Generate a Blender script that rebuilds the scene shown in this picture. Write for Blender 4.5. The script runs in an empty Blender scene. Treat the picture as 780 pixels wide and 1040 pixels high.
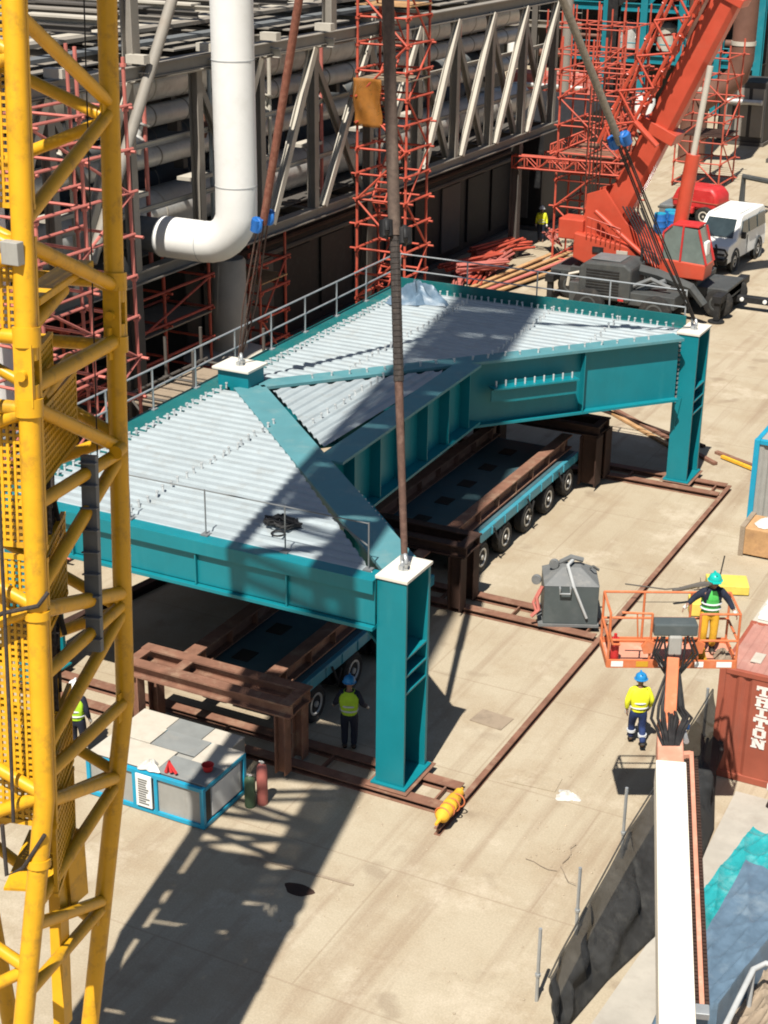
import bpy, bmesh, math, random
from mathutils import Vector, Matrix, Euler
random.seed(7)
R = math.radians
scene = bpy.context.scene
col = scene.collection

# ------------------------------------------------------------------ materials
M = {}
def new_mat(name):
    m = bpy.data.materials.new(name); m.use_nodes = True
    nt = m.node_tree
    return m, nt, nt.nodes, nt.links, nt.nodes['Principled BSDF']

def paint(name, c, rough=.5, metal=0., var=.18, scale=3., dirt=None, dirt_amt=.35, dirt_scale=1.2, bump=.0, spec=.4, streak=False, fine=.5):
    """painted / weathered surface: large tone drift, fine mottling, patches of dirt or rust"""
    m, nt, N, L, b = new_mat(name)
    tc = N.new('ShaderNodeTexCoord')
    mp = N.new('ShaderNodeMapping'); L.new(tc.outputs['Object'], mp.inputs[0])
    n1 = N.new('ShaderNodeTexNoise'); n1.inputs['Scale'].default_value = scale; n1.inputs['Detail'].default_value = 6; n1.inputs['Roughness'].default_value = .65
    L.new(mp.outputs[0], n1.inputs['Vector'])
    r1 = N.new('ShaderNodeMapRange'); r1.inputs[1].default_value = .3; r1.inputs[2].default_value = .7
    r1.inputs[3].default_value = 1 - var; r1.inputs[4].default_value = 1 + var
    L.new(n1.outputs['Fac'], r1.inputs[0])
    mul = N.new('ShaderNodeMix'); mul.data_type = 'RGBA'; mul.blend_type = 'MULTIPLY'; mul.inputs[0].default_value = 1
    mul.inputs[6].default_value = (*c, 1); L.new(r1.outputs[0], mul.inputs[7])
    out = mul.outputs[2]
    if dirt:
        mp2 = N.new('ShaderNodeMapping'); L.new(tc.outputs['Object'], mp2.inputs[0])
        if streak: mp2.inputs['Scale'].default_value = (3, 3, .35)
        n2 = N.new('ShaderNodeTexNoise'); n2.inputs['Scale'].default_value = dirt_scale; n2.inputs['Detail'].default_value = 8; n2.inputs['Roughness'].default_value = .7
        L.new(mp2.outputs[0], n2.inputs['Vector'])
        r2 = N.new('ShaderNodeMapRange'); r2.inputs[1].default_value = .52; r2.inputs[2].default_value = .72
        r2.inputs[3].default_value = 0; r2.inputs[4].default_value = dirt_amt
        L.new(n2.outputs['Fac'], r2.inputs[0])
        mx = N.new('ShaderNodeMix'); mx.data_type = 'RGBA'
        L.new(r2.outputs[0], mx.inputs[0]); L.new(out, mx.inputs[6]); mx.inputs[7].default_value = (*dirt, 1)
        out = mx.outputs[2]
    L.new(out, b.inputs['Base Color'])
    rr = N.new('ShaderNodeMapRange'); rr.inputs[3].default_value = max(.05, rough - .12); rr.inputs[4].default_value = min(1, rough + .12)
    L.new(n1.outputs['Fac'], rr.inputs[0]); L.new(rr.outputs[0], b.inputs['Roughness'])
    b.inputs['Metallic'].default_value = metal
    b.inputs['Specular IOR Level'].default_value = spec
    if bump:
        n3 = N.new('ShaderNodeTexNoise'); n3.inputs['Scale'].default_value = scale * 6; n3.inputs['Detail'].default_value = 5
        L.new(tc.outputs['Object'], n3.inputs['Vector'])
        bp = N.new('ShaderNodeBump'); bp.inputs['Strength'].default_value = bump; bp.inputs['Distance'].default_value = .03
        L.new(n3.outputs['Fac'], bp.inputs['Height']); L.new(bp.outputs[0], b.inputs['Normal'])
    M[name] = m
    return m

rustc = (.11, .05, .028)
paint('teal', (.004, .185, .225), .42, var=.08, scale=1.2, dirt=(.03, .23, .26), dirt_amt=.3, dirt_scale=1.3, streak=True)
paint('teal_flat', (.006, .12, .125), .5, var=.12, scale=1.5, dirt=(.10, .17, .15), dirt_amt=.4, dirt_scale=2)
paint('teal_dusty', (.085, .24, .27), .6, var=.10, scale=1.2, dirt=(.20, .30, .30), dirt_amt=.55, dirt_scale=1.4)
paint('galv', (.34, .39, .41), .55, metal=.05, var=.08, scale=1.6, dirt=(.25, .235, .205), dirt_amt=.42, dirt_scale=1.7)
paint('studgrey', (.55, .57, .57), .5, metal=.1, var=.1, scale=5)
paint('galv_rail', (.42, .44, .45), .45, metal=.5, var=.12, scale=3)
paint('capwhite', (.68, .64, .56), .7, var=.10, scale=3, dirt=(.4, .33, .25), dirt_amt=.5, dirt_scale=3)
paint('yellow', (.70, .365, .014), .40, var=.10, scale=2.0, dirt=(.20, .105, .03), dirt_amt=.6, dirt_scale=3.4)
paint('yellow_pale', (.72, .55, .10), .6, var=.12, scale=3, dirt=(.4, .3, .12), dirt_amt=.4, dirt_scale=2)
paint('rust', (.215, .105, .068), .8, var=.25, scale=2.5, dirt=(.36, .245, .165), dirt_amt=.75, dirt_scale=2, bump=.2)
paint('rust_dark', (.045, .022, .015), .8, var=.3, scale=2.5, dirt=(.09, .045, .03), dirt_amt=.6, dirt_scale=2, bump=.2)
paint('scaf', (.50, .085, .05), .6, var=.25, scale=1.2, dirt=(.30, .12, .08), dirt_amt=.6, dirt_scale=1.6)
paint('scaf_pink', (.52, .16, .13), .6, var=.2, scale=1.2, dirt=(.35, .15, .12), dirt_amt=.5, dirt_scale=1.6)
paint('craneRed', (.50, .070, .036), .4, var=.10, scale=1.2, dirt=(.42, .10, .06), dirt_amt=.4, dirt_scale=1.4, spec=.5)
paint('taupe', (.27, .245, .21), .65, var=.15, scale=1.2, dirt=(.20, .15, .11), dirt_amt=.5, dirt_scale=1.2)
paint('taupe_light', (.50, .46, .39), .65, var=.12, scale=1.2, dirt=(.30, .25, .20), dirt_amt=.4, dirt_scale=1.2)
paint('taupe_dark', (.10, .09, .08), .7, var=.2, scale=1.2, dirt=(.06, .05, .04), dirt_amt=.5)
paint('silver', (.64, .63, .60), .36, metal=.3, var=.12, scale=1.5, dirt=(.25, .22, .2), dirt_amt=.4, dirt_scale=2)
paint('pipewhite', (.80, .79, .76), .5, var=.04, scale=1, dirt=(.55, .52, .46), dirt_amt=.25, dirt_scale=1.3)
paint('white', (.80, .80, .77), .38, var=.04, scale=2, dirt=(.55, .5, .42), dirt_amt=.25, dirt_scale=2)
paint('cream', (.52, .475, .40), .6, var=.08, scale=2, dirt=(.42, .36, .28), dirt_amt=.5, dirt_scale=2.4)
paint('roofgrey', (.23, .24, .235), .6, var=.12, scale=2, dirt=(.33, .30, .26), dirt_amt=.5, dirt_scale=2.4)
paint('panelgrey', (.33, .325, .30), .6, var=.10, scale=3, dirt=(.25, .22, .18), dirt_amt=.4, dirt_scale=3, streak=True)
paint('tealsteel', (.01, .19, .24), .5, var=.15, scale=.6, dirt=(.08, .2, .22), dirt_amt=.4)
paint('blueframe', (.012, .30, .47), .45, var=.12, scale=2, dirt=(.10, .28, .36), dirt_amt=.4, dirt_scale=3)
paint('spmt', (.05, .27, .35), .45, var=.15, scale=2, dirt=(.12, .13, .13), dirt_amt=.5, dirt_scale=2)
paint('spmt_top', (.06, .12, .14), .6, var=.2, scale=2, dirt=(.10, .09, .08), dirt_amt=.6, dirt_scale=2)
paint('tyre', (.022, .021, .02), .85, var=.3, scale=6, dirt=(.12, .10, .08), dirt_amt=.5, dirt_scale=4)
paint('rim', (.50, .49, .46), .45, metal=.3, var=.15, scale=5, dirt=(.2, .15, .1), dirt_amt=.5, dirt_scale=6)
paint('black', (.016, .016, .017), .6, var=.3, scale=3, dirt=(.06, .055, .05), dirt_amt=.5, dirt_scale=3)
paint('darkgrey', (.062, .066, .066), .55, var=.18, scale=2, dirt=(.12, .11, .09), dirt_amt=.5, dirt_scale=2.2)
paint('midgrey', (.15, .16, .165), .6, var=.15, scale=2, dirt=(.22, .20, .17), dirt_amt=.5, dirt_scale=2.2)
paint('hoppergrey', (.075, .092, .095), .5, var=.10, scale=2, dirt=(.15, .16, .16), dirt_amt=.4, dirt_scale=2.5)
paint('hoppertop', (.16, .165, .165), .6, var=.10, scale=2, dirt=(.33, .31, .28), dirt_amt=.5, dirt_scale=2.5)
paint('netting', (.038, .039, .040), .9, var=.35, scale=5, dirt=(.10, .098, .09), dirt_amt=.6, dirt_scale=3, bump=.3, spec=.2)
paint('tarpteal', (.025, .30, .32), .28, var=.15, scale=3, dirt=(.25, .50, .50), dirt_amt=.5, dirt_scale=1.8, bump=.15)
paint('tarpblue', (.11, .17, .235), .42, var=.2, scale=3, dirt=(.24, .30, .35), dirt_amt=.6, dirt_scale=1.6, bump=.12)
paint('cardboard', (.30, .235, .17), .8, var=.25, scale=3, dirt=(.18, .14, .10), dirt_amt=.6, dirt_scale=3, bump=.3)
paint('timber', (.48, .28, .13), .75, var=.25, scale=2, dirt=(.25, .14, .08), dirt_amt=.6, dirt_scale=3)
paint('contred', (.33, .085, .05), .6, var=.12, scale=1.6, dirt=(.24, .10, .07), dirt_amt=.5, dirt_scale=1.6, streak=True)
paint('controof', (.42, .205, .165), .7, var=.14, scale=1.8, dirt=(.50, .33, .27), dirt_amt=.6, dirt_scale=1.4)
paint('liftorange', (.60, .17, .065), .5, var=.14, scale=3, dirt=(.55, .30, .20), dirt_amt=.5, dirt_scale=3)
paint('liftpink', (.62, .28, .19), .55, var=.12, scale=3, dirt=(.72, .50, .40), dirt_amt=.5, dirt_scale=3)
paint('liftwhite', (.82, .77, .66), .5, var=.05, scale=2, dirt=(.62, .52, .40), dirt_amt=.35, dirt_scale=1.5)
paint('glassdark', (.03, .045, .05), .08, var=.2, scale=2, spec=.8)
paint('cabglass', (.13, .17, .16), .10, var=.2, scale=2, spec=.8)
paint('rope_dark', (.040, .033, .030), .8, var=.35, scale=14, dirt=(.10, .075, .06), dirt_amt=.7, dirt_scale=9, bump=.4)
paint('sling_brown', (.105, .058, .043), .85, var=.3, scale=10, dirt=(.17, .11, .085), dirt_amt=.7, dirt_scale=5, bump=.4)
paint('sling_mid', (.10, .070, .055), .85, var=.3, scale=10, dirt=(.17, .13, .10), dirt_amt=.6, dirt_scale=3, bump=.4)
paint('orangenet', (.36, .14, .02), .7, var=.25, scale=3, dirt=(.3, .15, .03), dirt_amt=.5)
paint('sling_red', (.23, .085, .055), .85, var=.3, scale=10, dirt=(.30, .17, .12), dirt_amt=.7, dirt_scale=5, bump=.4)
paint('sling_grey', (.25, .215, .17), .8, var=.25, scale=10, dirt=(.35, .3, .24), dirt_amt=.7, dirt_scale=5, bump=.4)
paint('bluepaint', (.018, .13, .42), .45, var=.15, scale=5, dirt=(.1, .2, .4), dirt_amt=.4, dirt_scale=6)
paint('greypvc', (.42, .43, .43), .5, var=.1, scale=3)
paint('skin', (.28, .15, .10), .55, var=.06, scale=8)
paint('navy', (.018, .035, .115), .85, var=.25, scale=7, dirt=(.05, .07, .14), dirt_amt=.5, dirt_scale=6)
paint('navydark', (.014, .018, .035), .85, var=.25, scale=7)
paint('vestyellow', (.78, .78, .03), .7, var=.12, scale=7)
paint('vestlime', (.40, .66, .03), .7, var=.12, scale=7)
paint('vestgreen', (.10, .60, .12), .7, var=.12, scale=7)
paint('orangecloth', (.72, .17, .03), .75, var=.12, scale=7)
paint('yellowcloth', (.74, .40, .03), .75, var=.15, scale=7)
paint('reflective', (.62, .64, .66), .3, var=.05, scale=9)
paint('helmetblue', (.02, .22, .50), .3, var=.04, scale=5)
paint('helmetgreen', (.01, .42, .36), .3, var=.04, scale=5)
paint('helmetwhite', (.8, .8, .78), .3, var=.04, scale=5)
paint('glove', (.62, .60, .55), .8, var=.1, scale=9)
paint('boot', (.03, .025, .02), .7, var=.2, scale=9)
paint('brownpipe', (.17, .085, .06), .6, var=.15, scale=1, dirt=(.12, .05, .03), dirt_amt=.5)
paint('concrete', (.40, .37, .32), .85, var=.12, scale=1.2, dirt=(.28, .24, .2), dirt_amt=.5, dirt_scale=1.5, bump=.15)
paint('greenpaint', (.08, .13, .07), .6, var=.15, scale=2)
paint('redpaint', (.52, .03, .03), .45, var=.12, scale=3, dirt=(.4, .1, .08), dirt_amt=.4, dirt_scale=3)
paint('amberlight', (.6, .33, .03), .3, var=.05, scale=6)
paint('letterwhite', (.78, .74, .68), .6, var=.08, scale=6, dirt=(.5, .3, .24), dirt_amt=.5, dirt_scale=9)
paint('inkgrey', (.16, .16, .15), .7, var=.1, scale=6)
paint('plastic_sheet', (.60, .58, .53), .35, var=.15, scale=5, dirt=(.4, .36, .3), dirt_amt=.4, dirt_scale=4)
paint('stone', (.40, .33, .24), .85, var=.25, scale=8, dirt=(.3, .24, .17), dirt_amt=.6, dirt_scale=9)
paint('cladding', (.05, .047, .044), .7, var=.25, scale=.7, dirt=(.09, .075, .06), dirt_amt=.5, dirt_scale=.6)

def see_through(name, amt):
    nt = M[name].node_tree; N, L = nt.nodes, nt.links
    tr = N.new('ShaderNodeBsdfTransparent'); mx = N.new('ShaderNodeMixShader'); mx.inputs[0].default_value = amt
    L.new(N['Principled BSDF'].outputs[0], mx.inputs[1]); L.new(tr.outputs[0], mx.inputs[2]); L.new(mx.outputs[0], N['Material Output'].inputs[0])
def ground_mat():
    m, nt, N, L, b = new_mat('ground_sand')
    tc = N.new('ShaderNodeTexCoord'); P = tc.outputs['Object']
    def noise(s, d=8, r=.6, v=None):
        n = N.new('ShaderNodeTexNoise'); n.inputs['Scale'].default_value = s; n.inputs['Detail'].default_value = d; n.inputs['Roughness'].default_value = r
        L.new(v or P, n.inputs['Vector']); return n.outputs['Fac']
    def rng(v, a, b_, c=0, d=1):
        r = N.new('ShaderNodeMapRange'); r.inputs[1].default_value = a; r.inputs[2].default_value = b_; r.inputs[3].default_value = c; r.inputs[4].default_value = d
        L.new(v, r.inputs[0]); return r.outputs[0]
    def mix(f, a, b_, bt='MIX'):
        x = N.new('ShaderNodeMix'); x.data_type = 'RGBA'; x.blend_type = bt
        if isinstance(f, float): x.inputs[0].default_value = f
        else: L.new(f, x.inputs[0])
        for i, v in ((6, a), (7, b_)):
            if isinstance(v, tuple): x.inputs[i].default_value = (*v, 1)
            else: L.new(v, x.inputs[i])
        return x.outputs[2]
    c = mix(rng(noise(.13), .35, .65), (.38, .315, .222), (.44, .378, .28))
    c = mix(rng(noise(.5, 9, .65), .45, .72, 0, .7), c, (.32, .24, .155))
    c = mix(rng(noise(1.6, 9, .7), .55, .75, 0, .6), c, (.47, .40, .30))
    # tyre marks along the traffic direction
    mp = N.new('ShaderNodeMapping'); mp.inputs['Scale'].default_value = (1.7, .07, 1); mp.inputs['Rotation'].default_value = (0, 0, R(6)); L.new(P, mp.inputs[0])
    c = mix(rng(noise(1.0, 6, .6, mp.outputs[0]), .52, .68, 0, .65), c, (.28, .205, .14))
    # second set of tracks, turning off to the right, and pale dust drifts
    mp3 = N.new('ShaderNodeMapping'); mp3.inputs['Scale'].default_value = (2.2, .10, 1); mp3.inputs['Rotation'].default_value = (0, 0, R(-38)); L.new(P, mp3.inputs[0])
    c = mix(rng(noise(1.0, 6, .6, mp3.outputs[0]), .58, .74, 0, .4), c, (.31, .235, .165))
    c = mix(rng(noise(.32, 10, .75), .54, .66, 0, .7), c, (.53, .46, .355))
    # oily spots
    c = mix(rng(noise(.9, 3, .4), .64, .72, 0, .5), c, (.24, .18, .125))
    # slab joints
    br = N.new('ShaderNodeTexBrick'); br.inputs['Scale'].default_value = .16; br.inputs['Mortar Size'].default_value = .0035
    br.inputs['Brick Width'].default_value = .9; br.inputs['Row Height'].default_value = .6
    wob = N.new('ShaderNodeMix'); wob.data_type = 'RGBA'; wob.inputs[0].default_value = .012
    nn = N.new('ShaderNodeTexNoise'); nn.inputs['Scale'].default_value = .7; L.new(P, nn.inputs['Vector'])
    L.new(P, wob.inputs[6]); L.new(nn.outputs['Color'], wob.inputs[7]); L.new(wob.outputs[2], br.inputs['Vector'])
    f = N.new('ShaderNodeMath'); f.operation = 'MULTIPLY'; f.inputs[1].default_value = .38; L.new(br.outputs['Fac'], f.inputs[0])
    c = mix(f.outputs[0], c, (.26, .19, .13))
    # grit
    g = rng(noise(26, 4, .7), .3, .7, .86, 1.12)
    c = mix(1.0, c, g, 'MULTIPLY')
    L.new(c, b.inputs['Base Color']); b.inputs['Roughness'].default_value = .93; b.inputs['Specular IOR Level'].default_value = .2
    bp = N.new('ShaderNodeBump'); bp.inputs['Strength'].default_value = .25; bp.inputs['Distance'].default_value = .03
    L.new(noise(9, 8, .7), bp.inputs['Height']); L.new(bp.outputs[0], b.inputs['Normal'])
    M['ground'] = m
see_through('orangenet', .35)
see_through('netting', .34)
ground_mat()

# ------------------------------------------------------------------ mesh helper
OFF = {}
def tag(o, label=None, cat=None, group=None, kind=None):
    if label: o['label'] = label
    if cat: o['category'] = cat
    if group: o['group'] = group
    if kind: o['kind'] = kind
    return o
def thing(name, label, cat, loc=(0, 0, 0), rz=0, group=None):
    o = bpy.data.objects.new(name, None); o.empty_display_size = .3; col.objects.link(o)
    o.location = loc; o.rotation_euler = (0, 0, rz)
    OFF[o.name] = (Vector(loc), rz)
    return tag(o, label, cat, group)
V = Vector
def frame(d, up=(0, 0, 1)):
    d = V(d).normalized(); u = V(up)
    if abs(d.dot(u)) > .98: u = V((1, 0, 0))
    s = d.cross(u).normalized(); u = s.cross(d).normalized()
    return d, s, u
class MB:
    def __init__(s): s.v = []; s.f = []
    def add(s, vs, fs):
        o = len(s.v); s.v += [tuple(x) for x in vs]; s.f += [tuple(i + o for i in f) for f in fs]; return s
    def box(s, a, b):
        (x0, y0, z0), (x1, y1, z1) = a, b
        x0, x1 = min(x0, x1), max(x0, x1); y0, y1 = min(y0, y1), max(y0, y1); z0, z1 = min(z0, z1), max(z0, z1)
        return s.add([(x0, y0, z0), (x1, y0, z0), (x1, y1, z0), (x0, y1, z0), (x0, y0, z1), (x1, y0, z1), (x1, y1, z1), (x0, y1, z1)],
                     [(0, 3, 2, 1), (4, 5, 6, 7), (0, 1, 5, 4), (1, 2, 6, 5), (2, 3, 7, 6), (3, 0, 4, 7)])
    def beam(s, p, q, w, h, up=(0, 0, 1), ext=0):
        p, q = V(p), V(q); d, sd, u = frame(q - p, up); p = p - d * ext; q = q + d * ext
        vs = [e + sd * (i * w / 2) + u * (j * h / 2) for e in (p, q) for i, j in ((-1, -1), (1, -1), (1, 1), (-1, 1))]
        return s.add(vs, [(0, 1, 2, 3)[::-1], (4, 5, 6, 7), (0, 1, 5, 4), (1, 2, 6, 5), (2, 3, 7, 6), (3, 0, 4, 7)])
    def ibeam(s, p, q, w, h, tf=.03, tw=.02, up=(0, 0, 1)):
        p, q = V(p), V(q); d, sd, u = frame(q - p, up)
        s.beam(p + u * (h / 2 - tf / 2), q + u * (h / 2 - tf / 2), w, tf, up)
        s.beam(p - u * (h / 2 - tf / 2), q - u * (h / 2 - tf / 2), w, tf, up)
        return s.beam(p, q, tw, h - 2 * tf, up)
    def tube(s, p, q, r, n=8, r2=None, caps=True):
        return s.path([p, q], [r, r if r2 is None else r2], n, caps)
    def path(s, pts, r, n=8, caps=True):
        pts = [V(p) for p in pts]; k = len(pts)
        rs = r if isinstance(r, (list, tuple)) else [r] * k
        vs = []; prev = None
        for i, p in enumerate(pts):
            d = (pts[min(i + 1, k - 1)] - pts[max(i - 1, 0)]).normalized()
            if prev is None: _, a, b = frame(d)
            else:
                a = prev - d * prev.dot(d)
                a = a.normalized() if a.length > 1e-5 else frame(d)[1]
                b = a.cross(d)
            prev = a
            b = a.cross(d).normalized()
            for j in range(n):
                t = 2 * math.pi * j / n
                vs.append(p + a * (rs[i] * math.cos(t)) - b * (rs[i] * math.sin(t)))
        fs = [(i * n + j, i * n + (j + 1) % n, (i + 1) * n + (j + 1) % n, (i + 1) * n + j) for i in range(k - 1) for j in range(n)]
        if caps: fs += [tuple(range(n))[::-1], tuple((k - 1) * n + j for j in range(n))]
        return s.add(vs, fs)
    def prism(s, poly, z0, z1):
        n = len(poly)
        vs = [(x, y, z0) for x, y in poly] + [(x, y, z1) for x, y in poly]
        return s.add(vs, [tuple(range(n))[::-1], tuple(range(n, 2 * n))] + [(i, (i + 1) % n, n + (i + 1) % n, n + i) for i in range(n)])
    def extrude(s, poly, origin, ax, ay, depth):
        """2-D outline in the plane (ax, ay) from origin, pushed along depth"""
        o, ax, ay, dp = V(origin), V(ax), V(ay), V(depth); n = len(poly)
        vs = [o + ax * a + ay * b for a, b in poly]; vs += [x + dp for x in vs]
        return s.add(vs, [tuple(range(n))[::-1], tuple(range(n, 2 * n))] + [(i, (i + 1) % n, n + (i + 1) % n, n + i) for i in range(n)])
    def lathe(s, prof, o, axis=(0, 0, 1), n=20):
        d, a, b = frame(axis); o = V(o); vs = []
        for r, h in prof:
            for j in range(n):
                t = 2 * math.pi * j / n
                vs.append(o + d * h + a * (r * math.cos(t)) + b * (r * math.sin(t)))
        k = len(prof)
        fs = [(i * n + j, i * n + (j + 1) % n, (i + 1) * n + (j + 1) % n, (i + 1) * n + j) for i in range(k - 1) for j in range(n)]
        fs += [tuple(range(n))[::-1], tuple((k - 1) * n + j for j in range(n))]
        return s.add(vs, fs)
    def torus(s, o, axis, R0, r, n=16, m=6, a0=0, a1=2 * math.pi):
        d, a, b = frame(axis); o = V(o)
        closed = abs(a1 - a0 - 2 * math.pi) < 1e-4
        pts = [o + a * (R0 * math.cos(a0 + (a1 - a0) * i / n)) + b * (R0 * math.sin(a0 + (a1 - a0) * i / n)) for i in range(n + 1)]
        return s.path(pts, r, m)
    def grid(s, fn, nu, nv):
        vs = [fn(i / nu, j / nv) for i in range(nu + 1) for j in range(nv + 1)]
        w = nv + 1
        return s.add(vs, [(i * w + j, (i + 1) * w + j, (i + 1) * w + j + 1, i * w + j + 1) for i in range(nu) for j in range(nv)])
    def build(s, name, mat, parent=None, local=False, smooth=False, bevel=0, solid=0, sub=0, rot=None):
        me = bpy.data.meshes.new(name)
        vs = s.v
        if parent is not None and not local:
            o, rz = OFF[parent.name]
            mt = Matrix.Rotation(-rz, 3, 'Z')
            vs = [tuple(mt @ (V(v) - o)) for v in vs]
        me.from_pydata(vs, [], s.f); me.update()
        bm = bmesh.new(); bm.from_mesh(me); bmesh.ops.recalc_face_normals(bm, faces=bm.faces); bm.to_mesh(me); bm.free()
        me.materials.append(M[mat] if isinstance(mat, str) else mat)
        ob = bpy.data.objects.new(name, me); col.objects.link(ob)
        if parent is not None: ob.parent = parent; OFF[ob.name] = OFF[parent.name]
        else: OFF[ob.name] = (V((0, 0, 0)), 0)
        if smooth:
            for p in me.polygons: p.use_smooth = True
            try: me.set_sharp_from_angle(angle=R(40))
            except Exception: pass
        if solid:
            md = ob.modifiers.new('solid', 'SOLIDIFY'); md.thickness = solid; md.offset = 0
        if bevel:
            md = ob.modifiers.new('bevel', 'BEVEL'); md.width = bevel; md.segments = 2; md.limit_method = 'ANGLE'
        if sub:
            md = ob.modifiers.new('sub', 'SUBSURF'); md.levels = sub; md.render_levels = sub
        return ob
def copy_tree(o, parent=None):
    c = o.copy(); col.objects.link(c)
    if parent is not None: c.parent = parent
    for ch in list(o.children): copy_tree(ch, c)
    return c
def lerp(a, b, t): return V(a) + (V(b) - V(a)) * t

# ------------------------------------------------------------------ camera, light, world
RR = [(0.88841291, 0.45894641, 0.00952368), None, (-0.42067307, 0.8222779, -0.38326653)]
right = V(RR[0]); fwd = V(RR[2]); upv = right.cross(fwd)
cam = bpy.data.cameras.new('camera'); cam_o = bpy.data.objects.new('camera', cam); col.objects.link(cam_o)
m3 = Matrix((right, upv, -fwd)).transposed()
cam_o.matrix_world = Matrix.Translation((0, 0, 18)) @ m3.to_4x4()
cam.sensor_fit = 'HORIZONTAL'; cam.sensor_width = 36; cam.lens = 1606.32 / 780 * 36
cam.clip_end = 3000; cam.clip_start = .1
scene.camera = cam_o
SUN = V((.080, -.577, 1)).normalized()
sl = bpy.data.lights.new('sun', 'SUN'); sl.energy = 5.0; sl.angle = R(.53); sl.color = (1, .95, .86)
so = bpy.data.objects.new('sun', sl); col.objects.link(so); so.rotation_euler = SUN.to_track_quat('Z', 'Y').to_euler(); so.location = (0, 0, 60)
w = bpy.data.worlds.new('World'); scene.world = w; w.use_nodes = True
nt = w.node_tree; sky = nt.nodes.new('ShaderNodeTexSky'); sky.sky_type = 'NISHITA'; sky.sun_disc = False
sky.sun_elevation = math.asin(SUN.z); sky.sun_rotation = math.atan2(SUN.x, SUN.y)
bg = nt.nodes['Background']; bg.inputs[1].default_value = .05
nt.links.new(sky.outputs[0], bg.inputs[0])
vs_ = scene.view_settings; vs_.view_transform = 'Standard'; vs_.look = 'None'; vs_.gamma = 1; vs_.exposure = .5
try:
    scene.cycles.diffuse_bounces = 1; scene.cycles.filter_width = 1.9
except Exception: pass
try: vs_.use_curve_mapping = False
except Exception: pass

# ------------------------------------------------------------------ ground
MB().add([(-700, -120, 0), (500, -120, 0), (500, 1200, 0), (-700, 1200, 0)], [(0, 1, 2, 3)]).build('ground', 'ground').__setitem__('kind', 'structure')
pad = MB().prism([(-6.55, 19), (-2, 19), (-1, 28.6), (-6.3, 28.6), (-6.2, 25)], -.05, .012).build('concrete_pad', 'concrete'); pad['kind'] = 'structure'

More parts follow.
